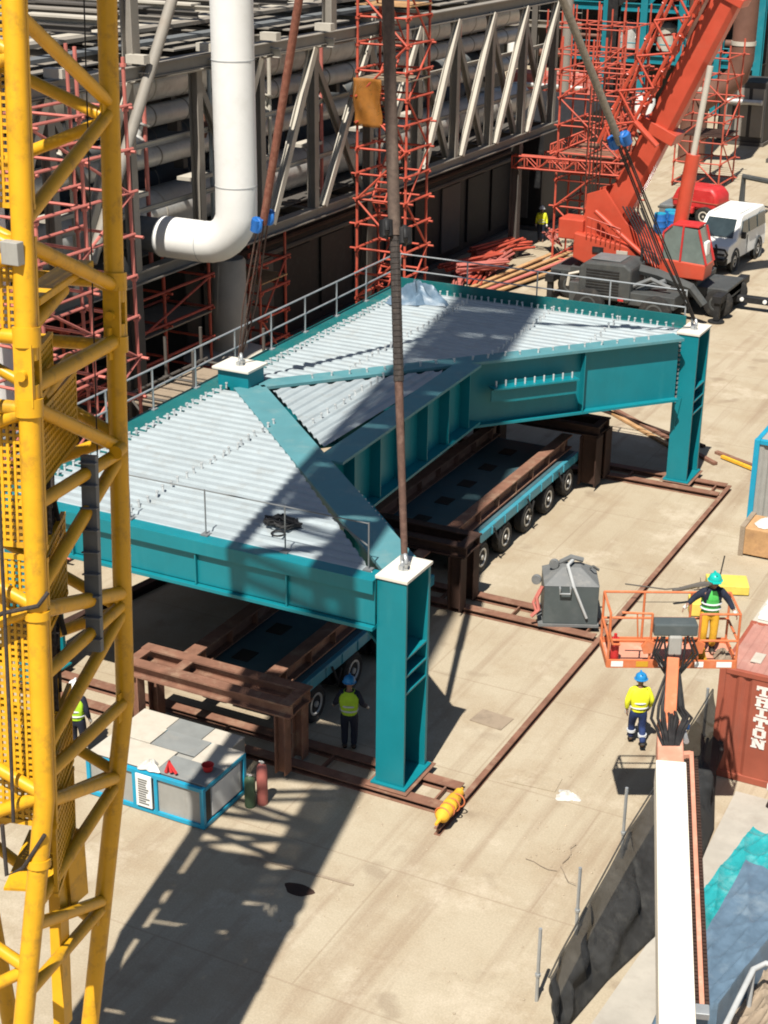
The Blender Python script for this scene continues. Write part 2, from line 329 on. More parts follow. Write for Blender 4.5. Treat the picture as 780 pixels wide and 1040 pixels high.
# ------------------------------------------------------------------ lifted teal platform
H = 4.87
def stiff(mb, a, b, off, z0, z1, n, depth, side):
    a, b = V(a), V(b)
    for i in range(n):
        p = lerp(a, b, (i + .5) / n)
        mb.beam(p + side * off + V((0, 0, z0)), p + side * off + V((0, 0, z1)), .03, depth, side)
def build_platform():
    t = thing('deck_platform', 'teal steel platform with light grey ribbed deck, raised on legs and hung from lifting slings', 'platform', (-17.2, 35.4, 0))
    # legs: H columns with cap plates
    def leg(x0, x1, y0, y1, name='leg', cap=True, z=H):
        m = MB()
        m.box((x0, y0, .24), (x1, y0 + .07, z)); m.box((x0, y1 - .10, .24), (x1, y1, z))
        xm = x1 - .50
        m.box((xm, y0 + .07, .24), (xm + .05, y1 - .10, z))
        m.box((x0, y0 + .07, .24), (x0 + .05, y1 - .10, z))
        for k, zz in enumerate((2.35, 2.75, 3.15)):
            m.box((xm + .05, y0 + .072, zz), (x1 - .01, y1 - .102, zz + .05))
        m.box((x0 - .08, y0 - .08, .19), (x1 + .08, y1 + .08, .24))
        o = m.build(name, 'teal', t, bevel=.008)
        if cap: MB().box((x0 - .03, y0 - .03, z), (x1 + .03, y1 + .03, z + .065)).build('cap_plate', 'capwhite', o, bevel=.006)
        return o
    leg(-12.98, -12.33, 25.1, 26.2); leg(-13.08, -12.43, 44.75, 45.95)
    leg(-22.45, -21.8, 25.1, 26.2, cap=False); leg(-22.4, -21.7, 44.75, 45.7, cap=False)
    # raised lifting post on the left edge
    m = MB(); m.box((-22.4, 33.95, .24), (-21.45, 34.75, 5.33)); o = m.build('lifting_post', 'teal', t, bevel=.01)
    MB().box((-22.52, 33.85, 5.33), (-21.38, 34.85, 5.4)).build('cap_plate', 'capwhite', o, bevel=.01)
    # front girder
    m = MB()
    m.box((-22.3, 24.92, H - .30), (-12.985, 24.97, H)); m.box((-22.3, 24.97, H - .04), (-12.985, 25.45, H - .002))
    m.box((-21.8, 25.03, 3.86), (-12.985, 25.07, H - .04)); m.box((-21.8, 24.92, 3.76), (-12.985, 25.5, 3.84))
    for x in (-20.4, -17.2, -15.0): m.box((x, 24.95, 3.84), (x + .035, 25.03, H - .30))
    m.build('front_girder', 'teal', t, bevel=.006)
    # left girder
    m = MB(); a, b = V((-22.25, 25.4, 0)), V((-22.75, 45.6, 0))
    z = V((0, 0, 1))
    m.beam(a + z * (H - .03), b + z * (H - .03), .85, .06); m.beam(a + z * 4.2, b + z * 4.2, .05, 1.25); m.beam(a + z * 3.5, b + z * 3.5, .6, .08)
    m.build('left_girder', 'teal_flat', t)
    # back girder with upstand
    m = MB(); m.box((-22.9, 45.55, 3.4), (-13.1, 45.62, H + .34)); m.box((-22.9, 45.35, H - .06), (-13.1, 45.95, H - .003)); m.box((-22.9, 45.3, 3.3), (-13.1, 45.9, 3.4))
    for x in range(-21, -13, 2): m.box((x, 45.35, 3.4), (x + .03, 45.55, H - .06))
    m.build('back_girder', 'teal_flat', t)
    # diagonal beams
    def diag(p, q, depth, wid, name, flip, trim=(0, 0), dusty=True):
        p, q = V(p), V(q); d = (q - p).normalized(); side = V((d.y, -d.x, 0)) * flip
        m = MB()
        m.beam(p + z * (H - depth + .12), q + z * (H - depth + .12), .04, .02)
        m.beam(p + z * (H - .06 - depth / 2 + .06), q + z * (H - .06 - depth / 2 + .06), .05, depth - .12)
        m.beam(p + z * (H - depth + .04), q + z * (H - depth + .04), wid * .85, .07)
        L = (q - p).length
        stiff(m, p, q, .14, H - depth + .08, H - .06, 2, .24, side)
        o = m.build(name, 'teal', t)
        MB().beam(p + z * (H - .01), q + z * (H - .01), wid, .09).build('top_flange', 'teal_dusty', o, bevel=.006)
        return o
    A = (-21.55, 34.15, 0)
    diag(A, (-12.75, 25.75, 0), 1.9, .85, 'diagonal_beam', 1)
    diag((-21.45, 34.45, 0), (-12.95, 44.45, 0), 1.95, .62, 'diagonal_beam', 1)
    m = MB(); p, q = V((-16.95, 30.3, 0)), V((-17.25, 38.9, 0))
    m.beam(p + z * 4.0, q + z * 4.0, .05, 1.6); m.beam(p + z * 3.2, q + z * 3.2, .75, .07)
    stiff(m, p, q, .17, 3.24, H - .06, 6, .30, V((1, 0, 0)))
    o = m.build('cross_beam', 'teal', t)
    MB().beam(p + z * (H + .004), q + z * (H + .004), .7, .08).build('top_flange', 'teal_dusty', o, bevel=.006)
    # ledges with studs on the inner faces of the two diagonals
    def ledge(p, q, zz):
        p, q = V(p), V(q); m = MB(); m.beam(p + z * zz, q + z * zz, .36, .05); m.beam(p + z * (zz - .2), q + z * (zz - .2), .04, .4)
        m.build('ledge', 'teal', t)
        n = 9
        for i in range(n):
            c = lerp(p, q, (i + .5) / n) + z * (zz + .02); MB().tube(c, c + z * .18, .026, 6).build('ledge_stud', 'studgrey', t)
    ledge((-16.72, 39.25, 0), (-14.95, 41.33, 0), 4.15)
    ledge((-16.35, 30.55, 0), (-14.75, 29.0, 0), 4.0)
    # corrugated deck sheets, clipped to their bays
    def sheet(poly, axis, pitch=.34, h=.05):
        lo = min(p[1 - axis] for p in poly); hi = max(p[1 - axis] for p in poly)
        def rng(v):
            xs = []
            for i in range(len(poly)):
                a, b = poly[i], poly[(i + 1) % len(poly)]
                va, vb = a[1 - axis], b[1 - axis]
                if abs(va - vb) < 1e-9: continue
                if min(va, vb) - 1e-9 <= v <= max(va, vb) + 1e-9: xs.append(a[axis] + (b[axis] - a[axis]) * (v - va) / (vb - va))
            return (min(xs), max(xs)) if xs else None
        prof = [(0, 0), (.10, 0), (.14, h), (.30, h), (.34, 0)]
        vs, fs = [], []; v = lo + .01; rows = []
        while v < hi - pitch:
            for dv, hh in prof[:-1]: rows.append((v + dv, hh))
            v += pitch
        prev = None
        for vv, hh in rows:
            r = rng(vv)
            if not r: continue
            i = len(vs)
            for x in r:
                vs.append(((x, vv) if axis == 0 else (vv, x)) + (H + hh - .035,))
            if prev is not None: fs.append((prev, prev + 1, i + 1, i))
            prev = i
        MB().add(vs, fs).build('deck_sheet', 'galv', t, solid=.006)
    sheet([(-22.05, 25.15), (-13.05, 25.15), (-13.35, 25.45), (-21.5, 33.75), (-22.25, 33.9)], 0)
    sheet([(-22.35, 34.8), (-21.5, 34.8), (-13.0, 44.75), (-13.1, 45.5), (-22.6, 45.5)], 0)
    sheet([(-20.9, 34.3), (-17.3, 30.85), (-17.55, 38.2)], 1)
    # shear studs along beam lines
    all_studs = []
    def studs(p, q, sp=.31):
        p, q = V(p), V(q); n = int((q - p).length / sp)
        all_studs.extend(lerp(p, q, i / n) + z * (H - .02) for i in range(n + 1))
    studs((-21.95, 25.6, 0), (-22.05, 33.8, 0)); studs((-22.1, 35, 0), (-22.35, 45.2, 0))
    studs((-19.2, 25.6, 0), (-19.4, 31.9, 0)); studs((-19.9, 36.7, 0), (-20.05, 45.2, 0), .36); studs((-17.0, 40.0, 0), (-17.3, 45.2, 0), .36)
    studs((-15.0, 42.5, 0), (-15.1, 45.2, 0), .4)
    studs((-22.2, 45.3, 0), (-13.4, 45.3, 0), .24); studs((-20.4, 35.6, 0), (-13.6, 43.6, 0), .5)
    studs((-18.6, 32.4, 0), (-18.8, 36.6, 0), .4)
    all_studs.sort(key=lambda c: (c - V((0, 0, 18))).length)
    rest = MB()
    for i, c in enumerate(all_studs):
        m = MB() if i < 100 else rest; h = random.uniform(.16, .19)
        q = V((random.uniform(-.03, .03), random.uniform(-.03, .03), h)); c = c + V((random.uniform(-.03, .03), random.uniform(-.03, .03), 0)); m.tube(c, c + q, .027, 6); m.tube(c + q * .84, c + q, .038, 6)
        if i < 100: m.build('shear_stud', 'studgrey', t)
    rest.build('shear_stud', 'studgrey', t)['kind'] = 'stuff'
    # bolt ladder on the far leg
    m = MB()
    for i in range(14):
        zz = 2.75 + i * .145; MB().box((-13.0 - .06, 44.66, zz), (-12.94, 44.75, zz + .07)).build('bolt', 'galv_rail', t)
    m = MB(); m.extrude([(0, 0), (.28, 0), (.14, -1.0)], (-13.07, 44.73, 2.9), (1, 0, 0), (0, 0, 1), (0, -.03, 0)); m.build('gusset', 'teal', t)
    # handrails
    def rail(pts, hts, h, sp, r, mat):
        for p, q in zip(pts, pts[1:]):
            p, q = V(p), V(q); n = max(1, round((q - p).length / sp))
            for i in range(n + 1):
                c = lerp(p, q, i / n) + z * H
                m = MB(); m.tube(c, c + z * h, r, 8); m.box(c + V((-.09, -.09, 0)), c + V((.09, .09, .03))); m.build('handrail_post', mat, t)
            for hh in hts: MB().tube(p + z * (H + hh), q + z * (H + hh), r * .9, 8).build('handrail', mat, t)
    rail([(-22.60, 25.4, 0), (-23.02, 45.5, 0)], (1.08, .56), 1.1, 2.05, .03, 'galv_rail')
    rail([(-22.9, 45.75, 0), (-13.2, 45.75, 0)], (1.08, .56), 1.1, 2.4, .026, 'galv_rail')
    rail([(-19.0, 25.25, 0), (-13.3, 25.35, 0)], (1.0,), 1.02, 1.9, .016, 'midgrey')
    MB().tube((-13.35, 25.4, H + .5), (-14.7, 26.4, H + .45), .018).build('handrail', 'midgrey', t)
    return t
build_platform()

# bundled tarpaulin at the back corner and the hose heap on the deck
def lumpy(c, rx, ry, h, seed, n=26, wr=.35):
    rnd = random.Random(seed); ph = [rnd.uniform(0, 6) for _ in range(6)]
    def fn(u, v):
        a = u * 2 * math.pi; rr = v
        k = 1 + .25 * math.sin(3 * a + ph[0]) + .12 * math.sin(7 * a + ph[1])
        x = rr * rx * k * math.cos(a); y = rr * ry * k * math.sin(a)
        zz = h * (1 - rr ** 2.2) * (1 + wr * math.sin(5 * a + 6 * rr + ph[2])) + wr * h * .35 * math.sin(9 * x / rx + ph[3]) * math.cos(8 * y / ry + ph[4]) * (1 - rr)
        return (c[0] + x, c[1] + y, c[2] + max(.006, zz))
    return MB().grid(fn, n, 14)
tb = lumpy((-21.6, 44.3, H + .02), .95, .75, .42, 3, wr=.5).build('tarpaulin_bundle', 'tarpblue', smooth=True)
tag(tb, 'crumpled blue-grey tarpaulin bundle lying in the far back corner of the platform', 'tarpaulin')
m = MB(); rnd = random.Random(5)
for k in range(9):
    a = rnd.uniform(0, 6.28); pts = []
    for i in range(14):
        a += rnd.uniform(.2, .9); r = rnd.uniform(.15, .62); pts.append((-15.95 + r * .75 * math.cos(a), 26.45 + r * .5 * math.sin(a), H + .05 + rnd.uniform(0, .12)))
    m.path(pts, .022, 6)
m.torus((-15.75, 25.95, H + .06), (0, 0, 1), .14, .02)
tag(m.build('hose_heap', 'black'), 'tangled black hoses and straps heaped on the ribbed deck near the front railing', 'hose')

# ------------------------------------------------------------------ lifting slings
HOOK = V((-16.92, 32.21, 24.0))
def shackle(mb, c, r=.13):
    c = V(c); mb.torus(c, (.75, .66, 0), r, r * .3, 14, 8); mb.tube(c + V((-.1, .12, -r * 1.05)), c + V((.1, -.12, -r * 1.05)), r * .36, 8)
def sling(base, tblue, label, mlow, mup, multi, rlow, rup, bluecolor, group):
    base = V(base); t = thing('lifting_sling', label, 'sling', base, group=group)
    d = (HOOK - base)
    p0 = base + d * .028; pb = base + d * tblue
    m = MB(); shackle(m, base + V((0, 0, .16)), .15); m.box(base + V((-.05, -.16, -.0)), base + V((.05, .16, .1))); m.build('end_shackle', 'galv_rail', t, smooth=True)
    if multi:
        s, u = frame(d)[1:]
        for k in range(4):
            o = s * (.16 * (k - 1.5)) + u * .05 * (k % 2)
            MB().path([base + V((0, 0, .25)) + o * .2, lerp(p0, pb, .35) + o * .8, pb + o * .6], rlow, 6).build('wire_strand', mlow, t)
    else:
        MB().path([base + V((0, 0, .3)), lerp(p0, pb, .5), pb], [rlow * .8, rlow, rlow], 10).build('lower_strap', mlow, t, smooth=True)
        mm = MB(); dd = frame(d)[0]                      # sleeve rings over the upper half of the strap
        for i in range(26):
            c = lerp(p0, pb, .52 + .48 * i / 26); mm.tube(c, c + dd * .10, rlow * 1.22, 10)
        mm.build('ribbed_sleeve', 'rope_dark', t)
    m = MB(); s, u = frame(d)[1:]
    for o in (s * .20, -s * .17 + V((0, 0, .15))):
        m.tube(pb + o - fwd * .15 * 0 - frame(d)[0] * .16, pb + o + frame(d)[0] * .16, .145, 12)
        m.torus(pb + o, s, .17, .05, 14, 8)
    m.build('joining_shackle', bluecolor, t, smooth=True, bevel=0)
    m = MB(); k = 8
    m.path([lerp(pb, HOOK, i / k) for i in range(k + 1)], rup, 10)
    m.build('upper_strap', mup, t, smooth=True)
    return t
sling((-12.66, 25.65, H + .065), .32, 'dark brown lifting sling with a ribbed sleeve rising from the front leg of the platform', 'sling_brown', 'sling_mid', False, .085, .125, 'black', 'platform lifting slings')
sling((-21.92, 34.35, 5.4), .214, 'red-brown lifting sling above the small white-capped post, with a bright blue shackle', 'sling_brown', 'sling_red', True, .022, .10, 'bluepaint', 'platform lifting slings')
sling((-12.76, 45.3, H + .065), .314, 'beige-grey lifting sling rising from the far leg, blue shackles near the red crane boom', 'rope_dark', 'sling_grey', True, .022, .105, 'bluepaint', 'platform lifting slings')

# ------------------------------------------------------------------ ground beams, long rail, portal frames
def ground_beam(y, x0, x1, label):
    t = thing('skid_beam', label, 'steel beam', ((x0 + x1) / 2, y, 0), group='rusty skid beams on the ground')
    for dy in (-.42, .42):
        MB().ibeam((x0, y + dy, .075), (x1, y + dy, .075), .28, .15, .02, .02).build('flange_beam', 'rust', t)
    m = MB(); n = 5
    for i in range(n): 
        x = x0 + .3 + (x1 - x0 - .6) * i / (n - 1); m.box((x - .02, y - .27, .03), (x + .02, y + .27, .13))
    m.build('spacer', 'rust', t)
    return t
ground_beam(25.45, -22.6, -11.35, 'rusty double skid beam under the front leg of the teal platform')
ground_beam(34.1, -20.0, -11.3, 'rusty double skid beam running beneath the grey skip')
ground_beam(44.9, -22.6, -11.3, 'rusty double skid beam under the far leg of the teal platform')
def packer(x, y, z0, label):
    m = MB(); m.box((x - .48, y - .72, z0), (x + .48, y + .72, z0 + .02)); m.box((x - .42, y - .66, z0 - .02), (x + .42, y + .66, z0))
    tag(m.build('bearing_plate', 'rust', bevel=.006), label, 'steel plate')
packer(-12.66, 25.65, .17, 'brown bearing plate squeezed under the front leg of the platform')
packer(-12.76, 45.35, .17, 'brown bearing plate squeezed under the far leg of the platform')
t = MB(); t.ibeam((-11.13, 24.2, .08), (-11.2, 45.3, .08), .13, .16, .02, .02)
tag(t.build('guide_rail', 'rust'), 'long thin rusty rail lying on the ground along the open side of the platform', 'rail')
t = MB(); t.ibeam((-23.6, 25.5, .12), (-22.6, 32, .12), .24, .24)
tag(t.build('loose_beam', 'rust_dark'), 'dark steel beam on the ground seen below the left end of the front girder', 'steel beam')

def portal(y, x0, x1, z, wid, label, mat, lg=.26):
    t = thing('portal_frame', label, 'steel frame', ((x0 + x1) / 2, y, 0), group='brown portal frames over the transporters')
    for dy in (-wid / 2, wid / 2):
        MB().ibeam((x0, y + dy, z - .16), (x1, y + dy, z - .16), .27, .32, .04, .03).build('crossbeam', mat, t)
    for x in (x0 + .14, x0 + 1.25, x1 - .14):
        MB().ibeam((x, y - wid / 2 + .13, z - .165), (x, y + wid / 2 - .13, z - .165), .24, .31, .04, .03).build('strut', mat, t)
    for x in (x0 + .25, x1 - .25):
        for dy in (-wid / 2, wid / 2):
            MB().ibeam((x, y + dy, .15), (x, y + dy, z - .325), lg, lg, .03, .03, up=(1, 0, 0)).build('leg', mat, t)
    return t
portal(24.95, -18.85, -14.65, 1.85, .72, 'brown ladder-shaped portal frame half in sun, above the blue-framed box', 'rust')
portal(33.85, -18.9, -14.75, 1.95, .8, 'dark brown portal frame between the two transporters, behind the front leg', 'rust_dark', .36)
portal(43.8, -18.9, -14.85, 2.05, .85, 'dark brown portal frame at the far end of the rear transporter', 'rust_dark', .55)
for x, y0, y1, lab in ((-15.82, 34.5, 43.2, 'long rusty beam lying along the near side of the rear transporter'),
                       (-18.2, 34.5, 43.2, 'long rusty beam lying along the far side of the rear transporter'),
                       (-15.82, 25.5, 33.2, 'long rusty beam lying along the near side of the front transporter'),
                       (-17.9, 25.5, 33.2, 'long rusty beam lying along the far side of the front transporter')):
    m = MB(); m.ibeam((x, y0, 1.5), (x, y1, 1.5), .34, .42, .04, .03)
    for k in range(7): yy = y0 + (y1 - y0) * (k + .5) / 7; m.box((x - .16, yy, 1.33), (x + .16, yy + .02, 1.67))
    tag(m.build('carrier_beam', 'rust' if y0 > 30 else 'rust'), lab, 'steel beam', 'carrier beams on the transporters')

# ------------------------------------------------------------------ self-propelled transporters
def transporter(y0, y1, label, naxle):
    x0, x1 = -18.35, -15.42
    t = thing('transporter', label, 'trailer', ((x0 + x1) / 2, (y0 + y1) / 2, 0), group='teal modular transporters under the platform')
    m = MB(); m.prism([(x0, y0), (x1, y0), (x1, y1), (x0, y1)], .92, 1.2); m.box((x0 + .9, y0 + .1, .62), (x1 - .9, y1 - .1, .92))
    for k in range(9): yy = y0 + .4 + (y1 - y0 - .8) * k / 8; m.box((x1 - .02, yy, .94), (x1 + .03, yy + .05, 1.18))
    b = m.build('chassis', 'spmt', t, bevel=.02)
    MB().box((x0 + .08, y0 + .08, 1.2), (x1 - .12, y1 - .08, 1.215)).build('deck_plate', 'spmt_top', b)
    m = MB()
    for k in range(int((y1 - y0) / 1.5)):
        for x in (-17.5, -16.4): MB().box((x, y0 + .5 + k * 1.5, 1.215), (x + .42, y0 + 1.0 + k * 1.5, 1.235)).build('deck_hatch', 'black', b)
    for k in range(naxle):
        y = y0 + .75 + k * (y1 - y0 - 1.5) / (naxle - 1)
        for sx in (x0 + .42, x1 - .42):
            s_ = 1 if sx > -17 else -1
            for o in (.27, -.17):
                m = MB(); prof = [(.22, -.12), (.39, -.15), (.45, -.10), (.46, 0), (.45, .10), (.39, .15), (.22, .12)]
                m.lathe(prof, (sx + s_ * o, y, .46), (1, 0, 0), 20); wh = m.build('wheel', 'tyre', t, smooth=True)
                if o > 0:
                    m = MB(); m.lathe([(.27, -.02), (.27, .015), (.23, .02), (.19, -.03), (.08, -.03), (.07, .03), (.01, .035)] if s_ > 0 else [(.235, -.015), (.235, .02), (.2, .03), (.01, .03)], (sx + s_ * (o + .125), y, .46), (1, 0, 0), 18); m.build('rim', 'rim', wh, smooth=True)
            m = MB(); m.beam((sx, y, .45), (sx, y + .28, .9), .16, .16); m.tube((sx, y - .15, .55), (sx, y - .3, .92), .06); m.build('suspension_arm', 'spmt', t)
    for k in range(3):
        y = y0 + 1.4 + k * (y1 - y0 - 2.4) / 2.3
        m = MB(); m.path([(x1 + .03, y, 1.1), (x1 + .12, y + .05, .8), (x1 + .05, y + .2, .55), (x1 + .1, y + .3, .95)], .03, 6); m.build('hydraulic_hose', 'black', t)
    return t
transporter(35.3, 43.2, 'teal transporter with a row of white-rimmed wheels, rear unit behind the grey skip', 5)
transporter(26.2, 33.0, 'teal transporter deep in shade behind the worker under the front girder', 4)

# ------------------------------------------------------------------ blue framed box and things on it
def blue_box():
    x0, x1, y0, y1, h = -18.15, -15.28, 22.15, 23.75, .95
    t = thing('equipment_box', 'blue-framed grey equipment box with a patched cream and grey roof, under the brown ladder frame', 'container', ((x0 + x1) / 2, y0, 0))
    MB().box((x0 + .05, y0 + .05, .08), (x1 - .05, y1 - .05, h - .03)).build('body', 'panelgrey', t)
    m = MB(); e = .09
    for y in (y0, y1 - e):
        for z in (0.02, h - e): m.box((x0, y, z), (x1, y + e, z + e))
        for x in (x0, -17.0, -16.47, x1 - e): m.box((x, y, .11), (x + e * (1 if x != -16.47 else .9), y + e, h - e))
    for x in (x0, x1 - e):
        for z in (.02, h - e): m.box((x, y0 + e, z), (x + e, y1 - e, z + e))
    m.build('frame', 'blueframe', t, bevel=.006)
    MB().box((x1 - .05, y0 + .35, .16), (x1 - .02, y1 - .2, h - .14)).build('end_panel', 'white', t)
    MB().box((x1 - .055, y0 + .12, .14), (x1 - .03, y0 + .30, h - .12)).build('door_seal', 'black', t)
    for k, (a, b, c, d, mt) in enumerate(((x0, -16.5, y0 + .1, y0 + .95, 'cream'), (-16.5, x1, y0 + .1, y0 + .8, 'roofgrey'), (-17.2, -16.1, y0 + .95, y1, 'roofgrey'), (x0, -17.2, y0 + .95, y1, 'cream'), (-16.1, x1, y0 + .8, y1, 'cream'))):
        MB().box((a + .01, c + .01, h), (b - .01, d - .01, h + .02 + .012 * (k % 2))).build('roof_panel', mt, t, bevel=.005)
    return t
blue_box()
# second box behind, closing the roofline
t = thing('equipment_box', 'pale-roofed equipment box tucked behind the blue-framed one, beneath the ladder frame', 'container', (-17.2, 23.9, 0))
MB().box((-18.3, 23.86, .03), (-15.75, 24.45, .80)).build('body', 'panelgrey', t, bevel=.01)
for a, b, mt in ((-18.3, -17.4, 'cream'), (-17.38, -16.5, 'roofgrey'), (-16.48, -15.75, 'cream')):
    MB().box((a, 23.86, .80), (b, 24.45, .83)).build('roof_panel', mt, t)
# notice on the front panel
t = thing('notice_board', 'white printed notice clipped to the front of the blue-framed box', 'sign', (-16.7, 22.12, 0))
MB().box((-16.88, 22.11, .16), (-16.50, 22.135, .90)).build('board', 'white', t)
m = MB()
for k in range(11):
    rnd = random.Random(k); m.box((-16.82, 22.105, .22 + k * .055), (-16.82 + rnd.uniform(.16, .27), 22.109, .245 + k * .055 + .008))
m.build('printed_lines', 'inkgrey', t)
tag(lumpy((-16.66, 22.32, .98), .24, .17, .15, 12, n=40, wr=.2).build('plastic_bag', 'plastic_sheet', smooth=True), 'crumpled cream plastic bag on the roof edge above the printed notice', 'bag')
m = MB(); m.path([(-16.25, 22.3, 1.0), (-16.2, 22.35, 1.22), (-16.12, 22.3, 1.03)], .045, 6); m.path([(-16.2, 22.35, 1.2), (-16.0, 22.3, 1.03)], .035, 6)
tag(m.build('red_strap', 'redpaint'), 'small red strap standing on the box roof beside the cream bag', 'strap')
m = MB(); m.lathe([(.09, 0), (.12, .12), (.13, .14), (.11, .13), (.08, .02)], (-15.55, 22.75, 1.0), (0, 0, 1), 16)
tag(m.build('red_bucket', 'redpaint', smooth=True), 'small red bucket on the right end of the blue-framed box roof', 'bucket')
# gas cylinders
for (x, y, h, mt, lab, grp) in ((-14.78, 23.55, 1.0, 'scaf_pink', 'faded pink gas cylinder standing just right of the blue-framed box', None), (-14.95, 23.35, .75, 'greenpaint', 'short dark green gas cylinder beside the pink one by the blue-framed box', None)):
    t = thing('gas_cylinder', lab, 'gas cylinder', (x, y, 0))
    MB().lathe([(.105, 0), (.115, .03), (.115, h * .8), (.09, h * .9), (.04, h * .95)], (x, y, 0), (0, 0, 1), 16).build('body', mt, t, smooth=True)
    m = MB(); m.tube((x, y, h * .94), (x, y, h), .03); m.tube((x - .06, y, h * .985), (x + .06, y, h * .985), .018); m.build('valve', 'rim', t)

# ------------------------------------------------------------------ grey skip
def skip():
    cx, cy = -12.3, 34.4
    t = thing('concrete_skip', 'dark grey steel skip with a pale sloping lid, standing on the skid beam', 'skip', (cx, cy, 0), R(25))
    a, b = .68, .60; z0, z1 = .22, 1.26
    m = MB(); m.prism([(-a, -b), (a, -b), (a, b), (-a, b)], z0, z1)
    m.build('tub', 'hoppergrey', t, local=True, bevel=.02)
    m = MB(); m.add([(-a - .02, -b - .02, z1), (a + .02, -b - .02, z1), (a + .02, b + .02, z1), (-a - .02, b + .02, z1), (-.22, -.1, z1 + .30), (.25, -.1, z1 + .30), (.25, .25, z1 + .30), (-.22, .25, z1 + .30)],
                    [(3, 2, 1, 0), (4, 5, 6, 7), (0, 1, 5, 4), (1, 2, 6, 5), (2, 3, 7, 6), (3, 0, 4, 7)])
    m.build('lid', 'hoppertop', t, local=True, bevel=.02)
    m = MB(); m.path([(-.30, -b - .01, 1.24), (-.30, -b - .1, 1.24), (-.30, -b - .1, 1.10), (-.04, -b - .1, 1.10), (-.04, -b - .1, 1.24), (-.04, -b - .01, 1.24)], .025, 6); m.build('handle', 'galv_rail', t, local=True)
    for x, y, zz in ((-.42, .05, z1 + .32), (-.86, -.2, 1.25)):
        m = MB(); m.lathe([(.03, -.06), (.12, -.06), (.13, 0), (.12, .06), (.03, .06)], (x, y, zz), (.3, 1, 0), 14); m.build('hinge_wheel', 'hoppertop', t, local=True, smooth=True)
    m = MB(); m.path([(.05, .1, z1 + .42), (-.1, -.2, z1 + .40), (.05, -b - .03, 1.25), (.40, -b - .05, .42)], [.05, .045, .04, .035], 8); m.build('drain_hose', 'greypvc', t, local=True, smooth=True)
    m = MB(); m.path([(-.25, .2, z1 + .30), (0, .1, z1 + .5), (.3, .15, z1 + .4)], .07, 8); m.path([(.5, .1, z1 + .22), (.55, -.05, z1 + .32), (.7, .1, z1 + .16)], .04, 6); m.build('lifting_lug', 'hoppertop', t, local=True)
    m = MB(); m.path([(-a - .05, -.5, 1.2), (-a - .18, -.55, .9), (-a - .12, -.6, .6), (-a - .3, -.62, .42)], .05, 6); m.path([(-a - .1, -.3, 1.0), (-a - .25, -.4, .7), (-a - .15, -.5, .45)], .04, 6); m.build('chain', 'scaf_pink', t, local=True)
    m = MB(); m.box((-a - .12, -b - .04, .152), (a + .04, b, .22)); m.build('base_plate', 'hoppertop', t, local=True)
skip()
# yellow roll on the rail
t = thing('chain_hoist', 'yellow ribbed cylinder lying at the front corner of the long rail', 'hoist', (-11.12, 24.75, .28))
MB().lathe([(.03, -.7), (.05, -.5), (.10, -.46), (.145, -.40), (.15, -.1), (.12, -.08), (.12, 0), (.15, .02), (.14, .3), (.11, .34), (.10, .55), (.05, .6), (.03, .7)], (-11.12, 24.75, .37), (-.05, 1, .02), 16).build('body', 'yellowcloth', t, smooth=True)
m = MB()
for k in range(4): m.torus((-11.12 + .02 * k, 24.42 + k * .2, .37), (-.05, 1, 0), .152, .015, 16, 6)
m.build('binding_strap', 'liftorange', t)

